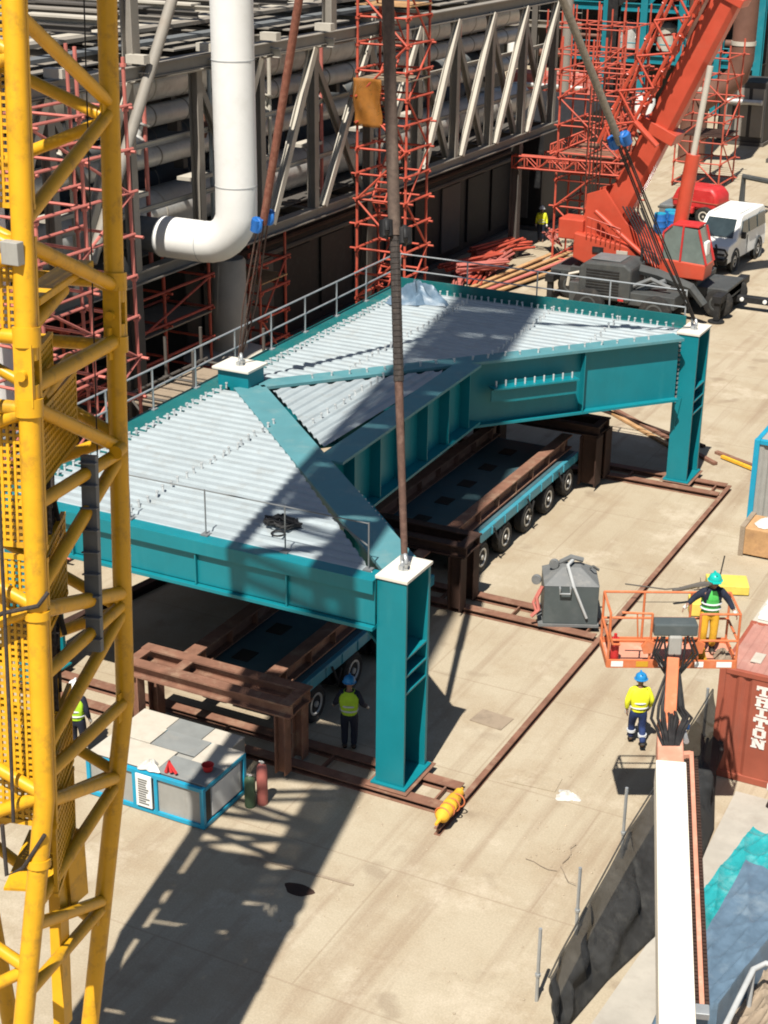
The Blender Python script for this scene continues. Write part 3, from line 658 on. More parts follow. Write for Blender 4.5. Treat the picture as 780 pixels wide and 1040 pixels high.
# ------------------------------------------------------------------ yellow lattice crane boom (left foreground)
def crane_boom():
    rr = V((.889, .459, 0)).normalized()
    N0 = V((-11.1714, 13.2956, 11.6618)) - rr * .147
    up = V((-.0745, .150, 1)); ph = R(14.3); S = 2.6
    a = V((-math.sin(ph), math.cos(ph), 0)) * S; b = V((-math.cos(ph), -math.sin(ph), 0)) * S
    t = thing('lattice_boom', 'tall yellow tubular lattice crane boom filling the left edge of the view', 'crane boom', (N0.x, N0.y, 0))
    TB = -4.2
    def pt(c, z):                      # c: corner key, z measured from N0
        base = N0 + up * z
        k = 0 if z > TB else (TB - z) * .135
        o = {'n': b * (k / S * 1.0), 'r': a + b * (k / S), 'l': b - b * (k / S), 'f': a + b - b * (k / S)}[c]
        return base + o
    TOP = 42
    for c in 'nrlf':
        r = .125
        MB().path([pt(c, z) for z in (-9.4, -7, TB, .78)], r, 14).build('chord', 'yellow', t, smooth=True)
        MB().path([pt(c, z) for z in (1.05, 3, 6.5)], r, 14).build('chord', 'yellow', t, smooth=True)
        m = MB(); d = up.normalized()                                  # pinned joint
        for s in (-1, 1):
            m.beam(pt(c, .55) + a.normalized() * (.10 * s), pt(c, 1.25) + a.normalized() * (.10 * s), .06, .22, b)
        m.tube(pt(c, .92) - a.normalized() * .2, pt(c, .92) + a.normalized() * .2, .06, 10)
        m.tube(pt(c, .42), pt(c, .62), .16, 14); m.tube(pt(c, 1.2), pt(c, 1.42), .16, 14)
        m.build('pin_joint', 'yellow', t, smooth=True)
    zz = [(4.77, 3.47), (2.54, 3.37), (2.35, 1.25), (.73, .57), (.54, -.80), (-.62, -.88), (-1.66, -.95), (-1.85, -2.75), (-2.68, -2.9), (-3.6, -3.0), (-3.91, -4.25), (-4.22, -5.35), (-5.62, -5.45), (-5.85, -7.2), (-6.8, -7.3)]
    for c, z in [('r', v[1]) for v in ((0, 3.42), (0, .57), (0, -.85), (0, -2.9), (0, -4.25), (0, -5.4), (0, -7.25))] + [('n', v) for v in (2.45, .62, -.62, -1.75, -2.68, -3.75, -5.7)]:
        m = MB(); q = pt(c, z) + (a.normalized() * (.19 if c == 'n' else -.17)); m.beam(q - up * .2, q + up * .2, .025, .16, a); m.build('gusset', 'yellow', t)
    thin = {3: .10, 7: .10, 11: .09}
    for i, (zn, zr) in enumerate(zz):
        MB().tube(pt('n', zn), pt('r', zr), thin.get(i, .085), 10).build('brace', 'yellow', t, smooth=True)
    def zig(c1, c2, z0, z1, n, r=.08):
        for i in range(n):
            za, zb = z0 + (z1 - z0) * i / n, z0 + (z1 - z0) * (i + 1) / n
            p, q = (pt(c1, za), pt(c2, zb)) if i % 2 == 0 else (pt(c2, za), pt(c1, zb))
            MB().tube(p, q, r, 10).build('brace', 'yellow', t, smooth=True)
    zig('r', 'f', -7.6, .5, 7); zig('r', 'f', 1.2, 6.4, 5); zig('f', 'l', -7.6, .5, 7); zig('f', 'l', 1.2, 6.4, 5); zig('l', 'n', -7.6, .5, 7); zig('l', 'n', 1.2, 6.4, 5)
    for c1, c2 in (('r', 'f'), ('f', 'l'), ('l', 'n')):
        for z in (.5, 1.3): MB().tube(pt(c1, z), pt(c2, z), .085, 10).build('brace', 'yellow', t, smooth=True)
    # upper sections above the frame: one lattice
    m = MB()
    for c in 'nrlf': m.tube(pt(c, 6.5), pt(c, TOP), .125, 10)
    n = 28
    for c1, c2 in (('n', 'r'), ('r', 'f'), ('f', 'l'), ('l', 'n')):
        for i in range(n):
            za, zb = 6.5 + (TOP - 6.5) * i / n, 6.5 + (TOP - 6.5) * (i + 1) / n
            p, q = (pt(c1, za), pt(c2, zb)) if i % 2 == 0 else (pt(c2, za), pt(c1, zb)); m.tube(p, q, .085, 8)
    m.build('upper_lattice', 'yellow', t, smooth=True)
    # unseen solid plates added on the outer face to thicken the boom's shadow
    def panel(s0, s1, z0, z1, name='shade_panel'):
        m = MB(); bb_ = b.normalized(); o = a.normalized() * .16
        p = [pt('n', z) + bb_ * s_ + o for z, s_ in ((z0, s0), (z0, s1), (z1, s1), (z1, s0))]
        nrm = a.normalized() * .03; m.add(p + [q + nrm for q in p], [(0, 1, 2, 3), (7, 6, 5, 4), (0, 4, 5, 1), (1, 5, 6, 2), (2, 6, 7, 3), (3, 7, 4, 0)])
        m.build(name, 'yellow', t)
    panel(-.08, 2.45, 6.6, 10.0); panel(-.08, .9, 10.2, 14.2)
    for k in range(7): panel(-.08, 2.45, 14.4 + k * 3.9, 18.15 + k * 3.9)
    for k in range(3): panel(.95, 2.4, -6.9 + k * 3.3, -3.7 + k * 3.3)
    # boom foot
    m = MB(); f = (pt('n', -9.4) + pt('f', -9.4)) / 2
    for c in 'nrlf': m.tube(pt(c, -9.4), f + up * -1.0, .125, 10)
    m.tube(f + up * -1.0 - b * .5, f + up * -1.0 + b * .5, .22, 14)
    m.build('boom_foot', 'yellow', t, smooth=True)
    # expanded-metal ladder cage panels inside the boom
    def mesh_panel(o, ux, w, z0, z1, step=.078, bar=.034):
        m = MB(); ux = V(ux).normalized()
        nx, nz = int(w / step), int((z1 - z0) / step)
        nrm = ux.cross(up).normalized()
        for i in range(nx + 1): m.beam(o + ux * (w * i / nx) + up * z0, o + ux * (w * i / nx) + up * z1, bar, bar, nrm)
        for i in range(nz + 1): m.beam(o + up * (z0 + (z1 - z0) * i / nz) + nrm * .005, o + ux * w + up * (z0 + (z1 - z0) * i / nz) + nrm * .005, bar, bar, nrm)
        for z in (z0, z1): m.beam(o + up * z - ux * .03, o + ux * w + up * z + ux * .03, .06, .06, nrm)
        for xx in (0, w): m.beam(o + ux * xx + up * z0, o + ux * xx + up * z1, .05, .05, nrm)
        m.build('mesh_panel', 'yellow', t)
    bb = b.normalized(); aa = a.normalized()
    mesh_panel(N0 + bb * -.06 + aa * .15, bb, 1.0, 1.25, 2.35); mesh_panel(N0 + bb * -.06 + aa * .15, bb, 1.0, 2.7, 6.4); mesh_panel(N0 + bb * -.06 + aa * .15, bb, 1.0, -1.15, .45)
    mesh_panel(N0 + bb * -.06 + aa * .15, bb, 1.0, -4.6, -1.3)
    mesh_panel(N0 + aa * .55 + bb * .12, aa + bb * .15, 1.5, -.55, .30); mesh_panel(N0 + aa * .4 + bb * .10, aa + bb * .2, .8, .45, 1.0)
    for k in (0, 1, 3): mesh_panel(N0 + aa * .45 + bb * .10, aa + bb * .22, 1.15, -5.7 + k * 1.12, -4.7 + k * 1.12, .085, .034)
    for k in range(4):
        m = MB(); m.beam(N0 + aa * .5 + bb * .55 + up * (-5.75 + k * 1.5), N0 + aa * 1.7 + bb * .75 + up * (-5.7 + k * 1.5), .55, .04); m.build('walkway_floor', 'yellow', t)
    # floor gratings and inner walkway
    m = MB()
    o = N0 + aa * .9 + bb * .22
    for k in range(10): m.beam(o + up * (-.35 - k * .30) , o + up * (-.35 - k * .30) + aa * .55 + bb * .2, .06, .03)
    for s in (0, 1): m.tube(o + aa * .55 * s + bb * .2 * s + up * -3.6, o + aa * .55 * s + bb * .2 * s + up * .4, .03, 8)
    m.build('ladder', 'rope_dark', t)
    m = MB(); o = N0 + aa * .55 + bb * .25
    m.beam(o + up * 1.55, o + aa * 1.6 + up * 1.62, .35, .10); m.build('inner_walkway', 'yellow', t, bevel=.02); m = MB(); MB().tube(o + aa * .1 + up * 1.25, o + aa * 1.0 + up * 1.45, .10, 10).build('inner_tube', 'yellow', t, smooth=True); m.tube(o + aa * .3 + up * .35, o + aa * 1.2 + up * .55, .09, 10)
    m.build('inner_tube', 'yellow', t, smooth=True)
    # grey cable duct bolted inside
    m = MB(); o = N0 + aa * 1.55 - bb * .04
    m.beam(o + up * -3.05 , o + up * -.55, .20, .10, aa)
    for k in range(9): m.beam(o + up * (-2.9 + k * .28) - aa * .0 - fwd * .08, o + up * (-2.88 + k * .28) - fwd * .08, .22, .11, aa)
    m.build('cable_duct', 'midgrey', t, bevel=.006)
    # junction box, clamp and lamps
    MB().box(pt('n', 2.25) + V((-.14, -.22, -.12)), pt('n', 2.25) + V((.10, -.10, .14))).build('junction_box', 'panelgrey', t, bevel=.01)
    m = MB(); o = pt('r', -.75); m.tube(o - aa * .35 - bb * .1, o - aa * .15 - bb * .1, .09, 12); m.build('buffer', 'yellow', t, smooth=True)
    for z in (-1.9, -5.0):
        m = MB(); o = pt('n', z); m.tube(o - up * .05, o + up * .05, .15, 14); m.build('clamp_band', 'yellow', t, smooth=True)
    m = MB(); o = N0 + aa * .9 + bb * .3; m.path([o + up * -1.2, o + aa * .3 + up * -.95, o + aa * .45 + up * -1.4, o + aa * .2 + up * -2.1, o + aa * .5 + up * -2.8], .035, 8); m.build('electric_cable', 'black', t, smooth=True)
    # plates and box near the foot
    m = MB(); o = N0 + aa * 1.6 + bb * .4; m.box(o + up * -6.6 + V((-.1, -.1, 0)), o + up * -5.6 + V((.12, .12, 0))); m.build('control_box', 'yellow', t, bevel=.01)
    m = MB(); o = N0 + aa * 1.35 + bb * .5; m.beam(o + up * -8.2, o + up * -3.4, .16, .25, aa); m.build('inner_post', 'yellow', t)
    return t, N0, up, aa, bb, pt
cb, N0, bup, baa, bbb, bpt = crane_boom()
m = MB(); p = bpt('n', 0) + bbb * .32 - baa * .2
m.path([p + bup * 8, p + bup * -1, p + bup * -3.2 + baa * .02, p + bup * -4.4], .022, 8)
tag(m.build('wire_rope', 'rope_dark'), 'thin dark wire rope hanging down the front of the yellow boom', 'rope')
m = MB(); p0 = bpt('n', -1.72) - baa * .13
m.path([p0 + bbb * .75 + bup * -.35 - baa * .05, p0 + bbb * .35 + bup * -.12 - baa * .05, p0 + bup * .0 - bbb * .08 - baa * .02, bpt('n', -1.62) - bbb * .14], .028, 8)
tag(m.build('tie_rope', 'rope_dark'), 'dark rope tied round the near chord of the yellow boom halfway down', 'rope')
m = MB(); p0 = bpt('n', -4.6) - baa * .13
m.path([p0 + bbb * .45 + bup * .1, p0 + bbb * .42 + bup * -.55, p0 + bbb * .2 + bup * -.42, p0 + bup * .05 - bbb * .1], .026, 8)
tag(m.build('tie_rope', 'rope_dark'), 'lower dark rope looped round the near chord above the boom foot', 'rope')
m = MB(); p = bpt('r', 0) - baa * .35 + bbb * .15; m.tube(p + bup * 8, p + bup * -1.0, .009, 6)
tag(m.build('hoist_line', 'black'), 'thin black line hanging inside the yellow boom beside its far chord', 'rope')

# ------------------------------------------------------------------ pipe rack
def pipe_rack():
    X0, X1 = -29.0, -39.5; zb, zt = 5.75, 11.9
    t = thing('pipe_rack', 'huge grey-brown steel pipe rack truss running along the back left, dark underneath', 'pipe rack', (-34, 52, 0))
    nodes = [24.5, 28.3, 32.0, 35.7, 39.5, 43.2, 47.0, 50.7, 55.0, 59.2, 62.9, 66.6, 70.35, 74.2]
    for X in (X0, X1):
        MB().ibeam((X, 24.5, zb), (X, 75.0, zb), .4, .42, .05, .04).build('bottom_chord', 'taupe', t)
        MB().ibeam((X, 24.5, zt), (X, 75.0, zt), .45, .5, .05, .04).build('top_chord', 'taupe', t)
    for i, y in enumerate(nodes):
        m = MB(); m.ibeam((X0, y, zb + .21), (X0, y, zt - .25), .30, .34, .04, .03, up=(1, 0, 0)); m.build('vertical', 'taupe', t)
        if i + 1 < len(nodes):
            y2 = nodes[i + 1]
            if i not in (4,): MB().ibeam((X0 + .20, y + .35, zb + .25), (X0 + .20, y2 - .25, zt - .2), .26, .26, .04, .03, up=(1, 0, 0)).build('diagonal', 'taupe_light', t)
            if i % 2 or i > 7: MB().ibeam((X0 - .22, y + .2, zt - .3), (X0 - .22, y2 - .2, zb + .2), .24, .24, .04, .03, up=(1, 0, 0)).build('diagonal', 'taupe', t)
        MB().ibeam((X0 - .21, y, zt - .1), (X1, y, zt - .1), .3, .38).build('crossbeam', 'taupe', t)
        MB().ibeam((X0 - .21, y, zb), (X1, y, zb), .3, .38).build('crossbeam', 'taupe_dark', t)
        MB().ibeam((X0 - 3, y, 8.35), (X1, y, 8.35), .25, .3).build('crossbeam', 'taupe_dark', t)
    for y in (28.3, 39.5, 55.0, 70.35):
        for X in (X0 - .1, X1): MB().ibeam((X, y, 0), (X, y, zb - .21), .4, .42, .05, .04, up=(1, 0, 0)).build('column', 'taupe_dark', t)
    for z in (7.6, 9.6):
        MB().ibeam((X0 - .45, 24.5, z), (X0 - .45, 75, z), .12, .16, .02, .02).build('girt', 'taupe_light', t)
    for i, y in enumerate(nodes[:-1]):
        MB().tube((X0 - .6, y + 1.7, zb), (X0 - .6, y + 1.7, zt - .3), .07, 8).build('conduit', ('taupe_light', 'scaf_pink', 'galv')[i % 3], t, smooth=True)
    for i, y in enumerate(nodes):
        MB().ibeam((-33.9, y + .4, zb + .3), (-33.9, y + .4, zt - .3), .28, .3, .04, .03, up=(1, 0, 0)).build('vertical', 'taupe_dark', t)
        if i % 2 == 0 and i + 1 < len(nodes): MB().ibeam((-32.4, y + .6, zb + .3), (-32.4, nodes[i + 1], zt - .6), .2, .22).build('diagonal', 'taupe_dark', t)
        if y < 60:
            MB().box((-30.2, y + .5, 8.0), (-29.5, y + 1.6, 8.12)).build('cable_tray', 'taupe_light', t)
            MB().lathe([(.1, 0), (.26, .05), (.26, .5), (.12, .6), (.12, .9), (.3, .95), (.3, 1.0)], (-29.9, y + 1.4, 9.3), (.2, .3, 1), 12).build('valve', ('taupe_light', 'silver', 'rust')[i % 3], t, smooth=True)
    # floor plates at three levels, with gaps
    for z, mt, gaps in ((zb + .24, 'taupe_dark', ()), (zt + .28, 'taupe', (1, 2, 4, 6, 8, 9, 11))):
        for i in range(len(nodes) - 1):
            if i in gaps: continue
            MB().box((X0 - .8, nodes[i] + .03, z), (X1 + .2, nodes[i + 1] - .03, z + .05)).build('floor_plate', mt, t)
    # dark back wall added to keep the space under the rack dark
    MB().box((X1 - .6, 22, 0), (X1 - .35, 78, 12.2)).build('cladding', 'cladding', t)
    # walkway along the near top edge: stringer, brackets, cable tray
    m = MB(); m.ibeam((X0 + .55, 24.5, zt + .12), (X0 + .55, 56, zt + .12), .2, .4); m.build('walkway_stringer', 'taupe', t)
    for y in nodes[:9]:
        m = MB(); m.ibeam((X0 + .24, y, zt - .02), (X0 + .9, y, zt - .02), .2, .3); m.box((X0 + .3, y - .35, zt + .40), (X0 + .95, y - .05, zt + .65)); m.build('walkway_bracket', 'taupe_light', t)
    # second storey frame at the left end
    for i, y in enumerate((26, 32, 39.5, 45.5, 51.5)):
        for X in (X0 + .25, X1 + 2):
            MB().ibeam((X, y, zt + .3), (X, y, 21), .38, .4, .05, .04, up=(1, 0, 0)).build('column', 'taupe', t)
        if i < 4:
            y2 = (26, 32, 39.5, 45.5, 51.5)[i + 1]
            MB().ibeam((X0 + .25, y, 17.2), (X0 + .25, y2, 17.2), .32, .4).build('side_beam', 'taupe', t)
            MB().ibeam((X1 + 2, y, 13.0), (X1 + 2, y2, 17.0), .26, .26).build('diagonal', 'taupe', t)
            MB().ibeam((X1 + 2, y, 17.0), (X1 + 2, y2, 13.0), .26, .26).build('diagonal', 'taupe_dark', t)
            MB().ibeam((X1 + 2, y, 17.2), (X1 + 2, y2, 17.2), .3, .4).build('side_beam', 'taupe', t)
    rnd = random.Random(9)
    for k in range(9):
        x = X0 - 1.5 - k * 1.05; z = zt + .5 + .25 * (k % 3)
        MB().box((x - .28, 25, z), (x + .28, 75, z + .12)).build('cable_tray', ('midgrey', 'taupe', 'taupe_dark', 'taupe_light', 'taupe')[k % 5], t)
    for k in range(26):
        y = 26 + k * 1.9; m = MB(); m.ibeam((X0 - 1, y, zt + 1.25), (X1 + 1, y, zt + 1.25), .16, .2); m.box((X0 - 1.2 - rnd.random() * 3, y - .3, zt + 1.36), (X0 - 4.5 - rnd.random() * 4, y + .3, zt + 1.42)); m.build('tray_support', ('taupe', 'taupe_dark', 'taupe_light')[k % 3], t)
    return t
pipe_rack()
# crossing tubular props in front of the left bay
m = MB(); m.tube((-28.2, 36.3, 7.0), (-28.2, 42.6, 16.5), .17, 10)
tag(m.build('raking_prop', 'taupe', smooth=True), 'long grey tubular prop leaning across the rack left of the white pipe', 'prop')
for y, (x, z, r, mt, lab) in enumerate(((-31.3, 6.85, .78, 'silver', 'lowest and thickest silver pipe inside the rack'), (-31.0, 8.75, .34, 'silver', 'slim dark silver pipe second from the bottom of the rack'),
                       (-32.6, 8.9, .36, 'midgrey', 'dull grey pipe behind the second silver pipe of the rack'), (-31.2, 10.0, .36, 'silver', 'slim silver pipe third from the bottom of the rack'),
                       (-33.2, 10.4, .55, 'taupe_dark', 'dark brown pipe deep inside the rack'), (-31.4, 11.05, .62, 'silver', 'thick segmented silver pipe right under the top of the rack'), (-34.2, 7.0, .6, 'midgrey', 'grey pipe behind the lowest silver pipe of the rack'))):
    t = thing('insulated_pipe', lab, 'pipe', (x, 50, z), group='pipes running through the rack')
    MB().tube((x, 25, z), (x, 75.3, z), r, 24).build('cladding', mt, t, smooth=True)
    for k in range(26): yy = 26 + k * 1.95; MB().tube((x, yy, z), (x, yy + .06, z), r + .012, 24).build('band', 'taupe_light' if r > .5 else 'taupe', t, smooth=True)
    for k in range(13): yy = 26.5 + k * 3.7; MB().box((x - .2, yy, z - r - .3), (x + .2, yy + .25, z - r + .03)).build('saddle', 'taupe_dark', t)
# the big white pipe
def white_pipe():
    x, y, z0 = -26.0, 40.75, 6.85; r = .64
    t = thing('white_pipe', 'thick white insulated pipe dropping from above and turning left into the rack', 'pipe', (x, y, z0))
    pts = [V((x, y, 24)), V((x, y, 8.7))]
    for k in range(1, 9):
        a = math.pi / 2 * k / 9; pts.append(V((x - 1.15 * (1 - math.cos(a)), y, 8.0 - 1.15 * math.sin(a))))
    pts += [V((x - 1.2, y, 6.85)), V((x - 2.75, y, 6.85))]
    MB().path(pts, r, 28).build('cladding', 'pipewhite', t, smooth=True)
    m = MB(); m.tube((x - 2.75, y, 6.85), (x - 5.0, y, 6.85), r * .86, 24); m.build('bare_pipe', 'midgrey', t, smooth=True)
    m = MB(); m.tube((x - 1.2, y, 6.85), (x - 1.22, y, 6.85), r + .012, 28); m.tube((x - 2.72, y, 6.85), (x - 2.76, y, 6.85), r + .015, 28)
    for zz in (8.7, 12.4, 16.6): m.tube((x, y, zz), (x, y, zz + .03), r + .01, 28)
    m.build('seam_band', 'greypvc', t, smooth=True)
white_pipe()
t = thing('white_pipe', 'white upright pipe at the far left edge behind the yellow boom', 'pipe', (-28.3, 31.2, 0))
MB().tube((-28.3, 31.9, 4), (-28.3, 31.9, 22), .62, 24).build('cladding', 'pipewhite', t, smooth=True)
m = MB(); m.tube((-28.3, 31.9, 0), (-28.3, 31.9, 4), .3, 12); m.build('stand', 'taupe_dark', t)
# pedestal and ring on the ground below the white pipe
t = thing('pipe_pedestal', 'round pale concrete pedestal with a ring foot under the white pipe', 'pedestal', (-27.6, 44.6, 0))
m = MB(); m.lathe([(.62, 0), (.62, 3.6), (.55, 3.7)], (-29.9, 46.2, 1.2), (0, 0, 1), 24); m.build('shaft', 'concrete', t, smooth=True)
m = MB(); m.lathe([(1.5, .5), (1.7, .55), (1.7, 1.0), (1.1, 1.25), (.6, 1.3)], (-29.9, 46.2, .3), (0, 0, 1), 28); m.build('ring_foot', 'cream', t, smooth=True)
m = MB(); m.box((-30.6, 45.6, 0), (-29.2, 46.8, .9)); m.build('plinth', 'concrete', t)

rnd = random.Random(31)
for k in range(14):
    x, y = -25.4 - rnd.uniform(0, 4.5), rnd.uniform(37.5, 48); m = MB(); a = rnd.uniform(-.35, .35); L = rnd.uniform(1.0, 2.4); zc = rnd.uniform(.05, .5)
    m.beam((x - math.sin(a) * L, y - math.cos(a) * L, zc), (x + math.sin(a) * L, y + math.cos(a) * L, zc + rnd.uniform(-.04, .15)), rnd.uniform(.12, .35), .06)
    tag(m.build('scaffold_board', ('cardboard', 'timber', 'taupe_light', 'cream')[k % 4]), 'loose scaffold board lying on the ground beneath the white pipe', 'board', 'loose boards beneath the white pipe')
# ------------------------------------------------------------------ scaffolds
def scaffold(label, x0, x1, y0, y1, z0, z1, lift, mat='scaf', nx=2, ny=2, decks=(), r=.045, stairs=False, seed=1, skew=0):
    rnd = random.Random(seed)
    t = thing('scaffold_tower', label, 'scaffold', ((x0 + x1) / 2, (y0 + y1) / 2, 0))
    xs = [x0 + (x1 - x0) * i / (nx - 1) for i in range(nx)]; ys = [y0 + (y1 - y0) * i / (ny - 1) for i in range(ny)]
    for x in xs:
        for y in ys:
            m = MB(); m.tube((x, y, z0), (x, y, z1 + rnd.uniform(.1, .9)), r * 1.15, 8)
            z = z0 + .2
            while z < z1: m.tube((x, y, z - .04), (x, y, z + .04), r * 2, 8); z += lift
            m.build('standard', mat, t)
    z = z0 + .25; k = 0
    while z < z1:
        m = MB()
        for y in ys: m.tube((x0 - rnd.uniform(.05, .35), y + .05, z), (x1 + rnd.uniform(.05, .35), y + .05, z), r, 6)
        for x in xs: m.tube((x + .05, y0 - rnd.uniform(.05, .3), z + .06), (x + .05, y1 + rnd.uniform(.05, .3), z + .06), r, 6)
        m.build('ledger_ring', mat, t)
        if k % 2 == 0 and z + 2 * lift <= z1 + .5:
            f = (k // 2) % 2
            m = MB()
            m.tube((x0 if f else x1, y0 - .05, z), (x1 if f else x0, y0 - .05, z + 2 * lift), r * .95, 6)
            m.tube((x1 + .05, y0 if f else y1, z), (x1 + .05, y1 if f else y0, z + 2 * lift), r * .95, 6)
            m.build('brace', mat, t)
            if stairs:
                m = MB(); xa = x0 + .55; ya, yb = (y0 + .15, y1 - .15) if f else (y1 - .15, y0 + .15)
                for q in (0, .55): m.tube((xa + q, ya, z), (xa + q, yb, z + 2 * lift), r * .8, 6)
                for s in range(8): p = lerp((xa, ya, z), (xa, yb, z + 2 * lift), (s + .5) / 8); m.box(p + V((0, -.09, 0)), p + V((.55, .09, .03)))
                m.build('stair_flight', mat, t)
        z += lift; k += 1
    for zz, mt in decks:
        m = MB(); n = 6
        for i in range(n): yy = y0 + (y1 - y0) * i / n; m.box((x0 - .1, yy + .01, zz), (x1 + .1, yy + (y1 - y0) / n - .01, zz + .05))
        m.build('platform', mt, t)
    return t
scaffold('tall red scaffold tower with stairs standing against the rack, right of the middle sling', -28.35, -26.3, 52.9, 54.7, 0, 14.5, .95, stairs=True, decks=((13.0, 'timber'), (10.4, 'cardboard')), seed=2)
m = MB(); m.grid(lambda u, v: (-28.45 + 1.15 * u + .04 * math.sin(9 * v), 52.78 + .06 * math.sin(7 * u + 5 * v), 8.7 + 1.75 * v), 14, 14)
tag(m.build('debris_net', 'orangenet', smooth=True, solid=.01), 'orange debris net tied to the red scaffold tower right of the middle sling', 'net')
scaffold('pinkish red scaffold at the left, seen through and beside the yellow boom', -27.6, -25.75, 31.0, 35.0, 0, 12.9, 1.15, mat='scaf_pink', ny=3, decks=(), seed=3)
scaffold('red scaffold at the right end of the rack, behind the red crane', -27.0, -24.0, 70.2, 73.6, 0, 10.2, 1.25, nx=3, ny=3, decks=((5.2, 'rust'),), seed=4)
scaffold('distant red scaffold seen to the right behind the red crane boom', -28.0, -25.2, 92, 95, 0, 7.5, 1.2, nx=3, decks=((3.0, 'rust_dark'),), mat='scaf', seed=5)
scaffold('low red scaffold under the rack beside the blue sling shackle', -31.2, -29.6, 47.8, 49.6, 0, 5.0, 1.0, decks=((3.6, 'timber'),), seed=6)
scaffold('low brown scaffold of tubes on the ground beneath the white pipe', -28.0, -25.6, 37.5, 41.5, 0, 3.6, 1.2, mat='taupe_dark', ny=3, decks=((2.4, 'cardboard'),), seed=9)
scaffold('dim red scaffold under the left end of the rack, behind the white pipe', -31.5, -29.6, 36.5, 44.5, 0, 5.4, 1.1, ny=4, decks=((3.4, 'cardboard'),), seed=12)
scaffold('thin red scaffold behind the end of the rack on open sandy ground', -38, -33, 96, 101, 0, 9, 1.6, nx=4, ny=3, seed=8, r=.05)
def lattice(p, q, h, label, mat='scaf', name='lattice_beam', n=9, group=None):
    p, q = V(p), V(q); z = V((0, 0, h)); m = MB(); w = V((0, .35, 0))
    for o in (V((0, 0, 0)), w):
        m.tube(p + o, q + o, .05, 6); m.tube(p + z + o, q + z + o, .05, 6)
        for i in range(n + 1): c = lerp(p, q, i / n) + o; m.tube(c, c + z, .035, 6)
        for i in range(n): m.tube(lerp(p, q, i / n) + o + (z if i % 2 else V((0, 0, 0))), lerp(p, q, (i + 1) / n) + o + (V((0, 0, 0)) if i % 2 else z), .03, 6)
    tag(m.build(name, mat), label, 'lattice beam', group)
lattice((-29.2, 70.0, 4.4), (-23.4, 70.0, 4.5), .55, 'red ladder beam sticking out left from the scaffold behind the crane')
lattice((-27.9, 71.6, 4.9), (-24.2, 72.4, 6.6), .45, 'sloping red ladder beam above the level one on the scaffold')
lattice((-29.0, 73.7, 4.1), (-23.4, 73.7, 4.2), .5, 'second red ladder beam behind the projecting one, farther from the camera')

# ------------------------------------------------------------------ red scaffold material heaps and timbers
rnd = random.Random(21)
for k in range(12):
    y = 63.5 + rnd.uniform(0, 9); x = -29.4 + rnd.uniform(-.8, 1.5) + (y - 63) * .05; m = MB(); a = rnd.uniform(-.6, .6); L = rnd.uniform(1.0, 1.9); zb = rnd.choice((0, 0, .25, .5))
    for i in range(10):
        ox, oz = rnd.uniform(-.3, .3), zb + .06 + rnd.uniform(0, .45); a2 = a + rnd.uniform(-.12, .12)
        c = V((x + ox * math.cos(a), y + ox * math.sin(a), oz)); d = V((-math.sin(a2), math.cos(a2), rnd.uniform(-.05, .05)))
        m.tube(c - d * L, c + d * L, .055, 6)
    tag(m.build('tube_bundle', 'scaf_pink' if k % 3 else 'scaf'), 'loose bundle of red scaffold tubes in the heap beneath the rack', 'scaffold tubes', 'bundles of red scaffold tubes')
for k in range(11):
    y0 = 61.5 + k * .25; x0 = -27.9 + k * .16; m = MB()
    m.beam((x0 - .6, y0 - .5, .08 + .1 * (k % 3)), (x0 + .2 + k * .05, y0 + 7.5 + rnd.uniform(-1, 2), .08 + .1 * (k % 3)), .22, .07)
    tag(m.build('timber_plank', 'timber' if k % 4 else 'scaf_pink'), 'long timber plank lying in the row beside the red tube heap', 'plank', 'timber planks beside the tube heap')
for k in range(5):
    m = MB(); x0 = -26.0 + .2 * k; m.path([(x0, 60.0, .05), (x0 + .8 + .2 * k, 58.8 + .2 * k, .05), (x0 + 2.4, 57.5 + .3 * k, .05), (x0 + 4.4, 56.5 + .2 * k, .05)], .05, 6)
    tag(m.build('yellow_hose', 'yellowcloth' if k % 2 else 'timber'), 'yellowish hose trailing over the ground behind the platform', 'hose', 'yellow hoses behind the platform')
for k, (p, q, mt, lab) in enumerate((((-18.5, 52.0, .06), (-12.2, 47.2, .06), 'rust', 'long brown pipe on the sand seen beneath the rear girder'), ((-19.5, 52.5, .06), (-13.4, 47.6, .06), 'timber', 'pale timber on the sand seen beneath the rear girder'),
        ((-12.2, 47.9, .08), (-9.0, 46.2, .08), 'yellowcloth', 'yellow board edge on the ground right of the far leg'), ((-12.5, 48.3, .05), (-9.6, 46.9, .05), 'rust', 'brown board on the ground just right of the far leg'), ((-20.5, 52.0, .06), (-13.0, 48.6, .06), 'rust_dark', 'dark thin beam on the sand seen beneath the rear girder'))):
    m = MB(); m.beam(p, q, .16 if k != 2 else .12, .08); tag(m.build('loose_bar', mt), lab, 'beam')

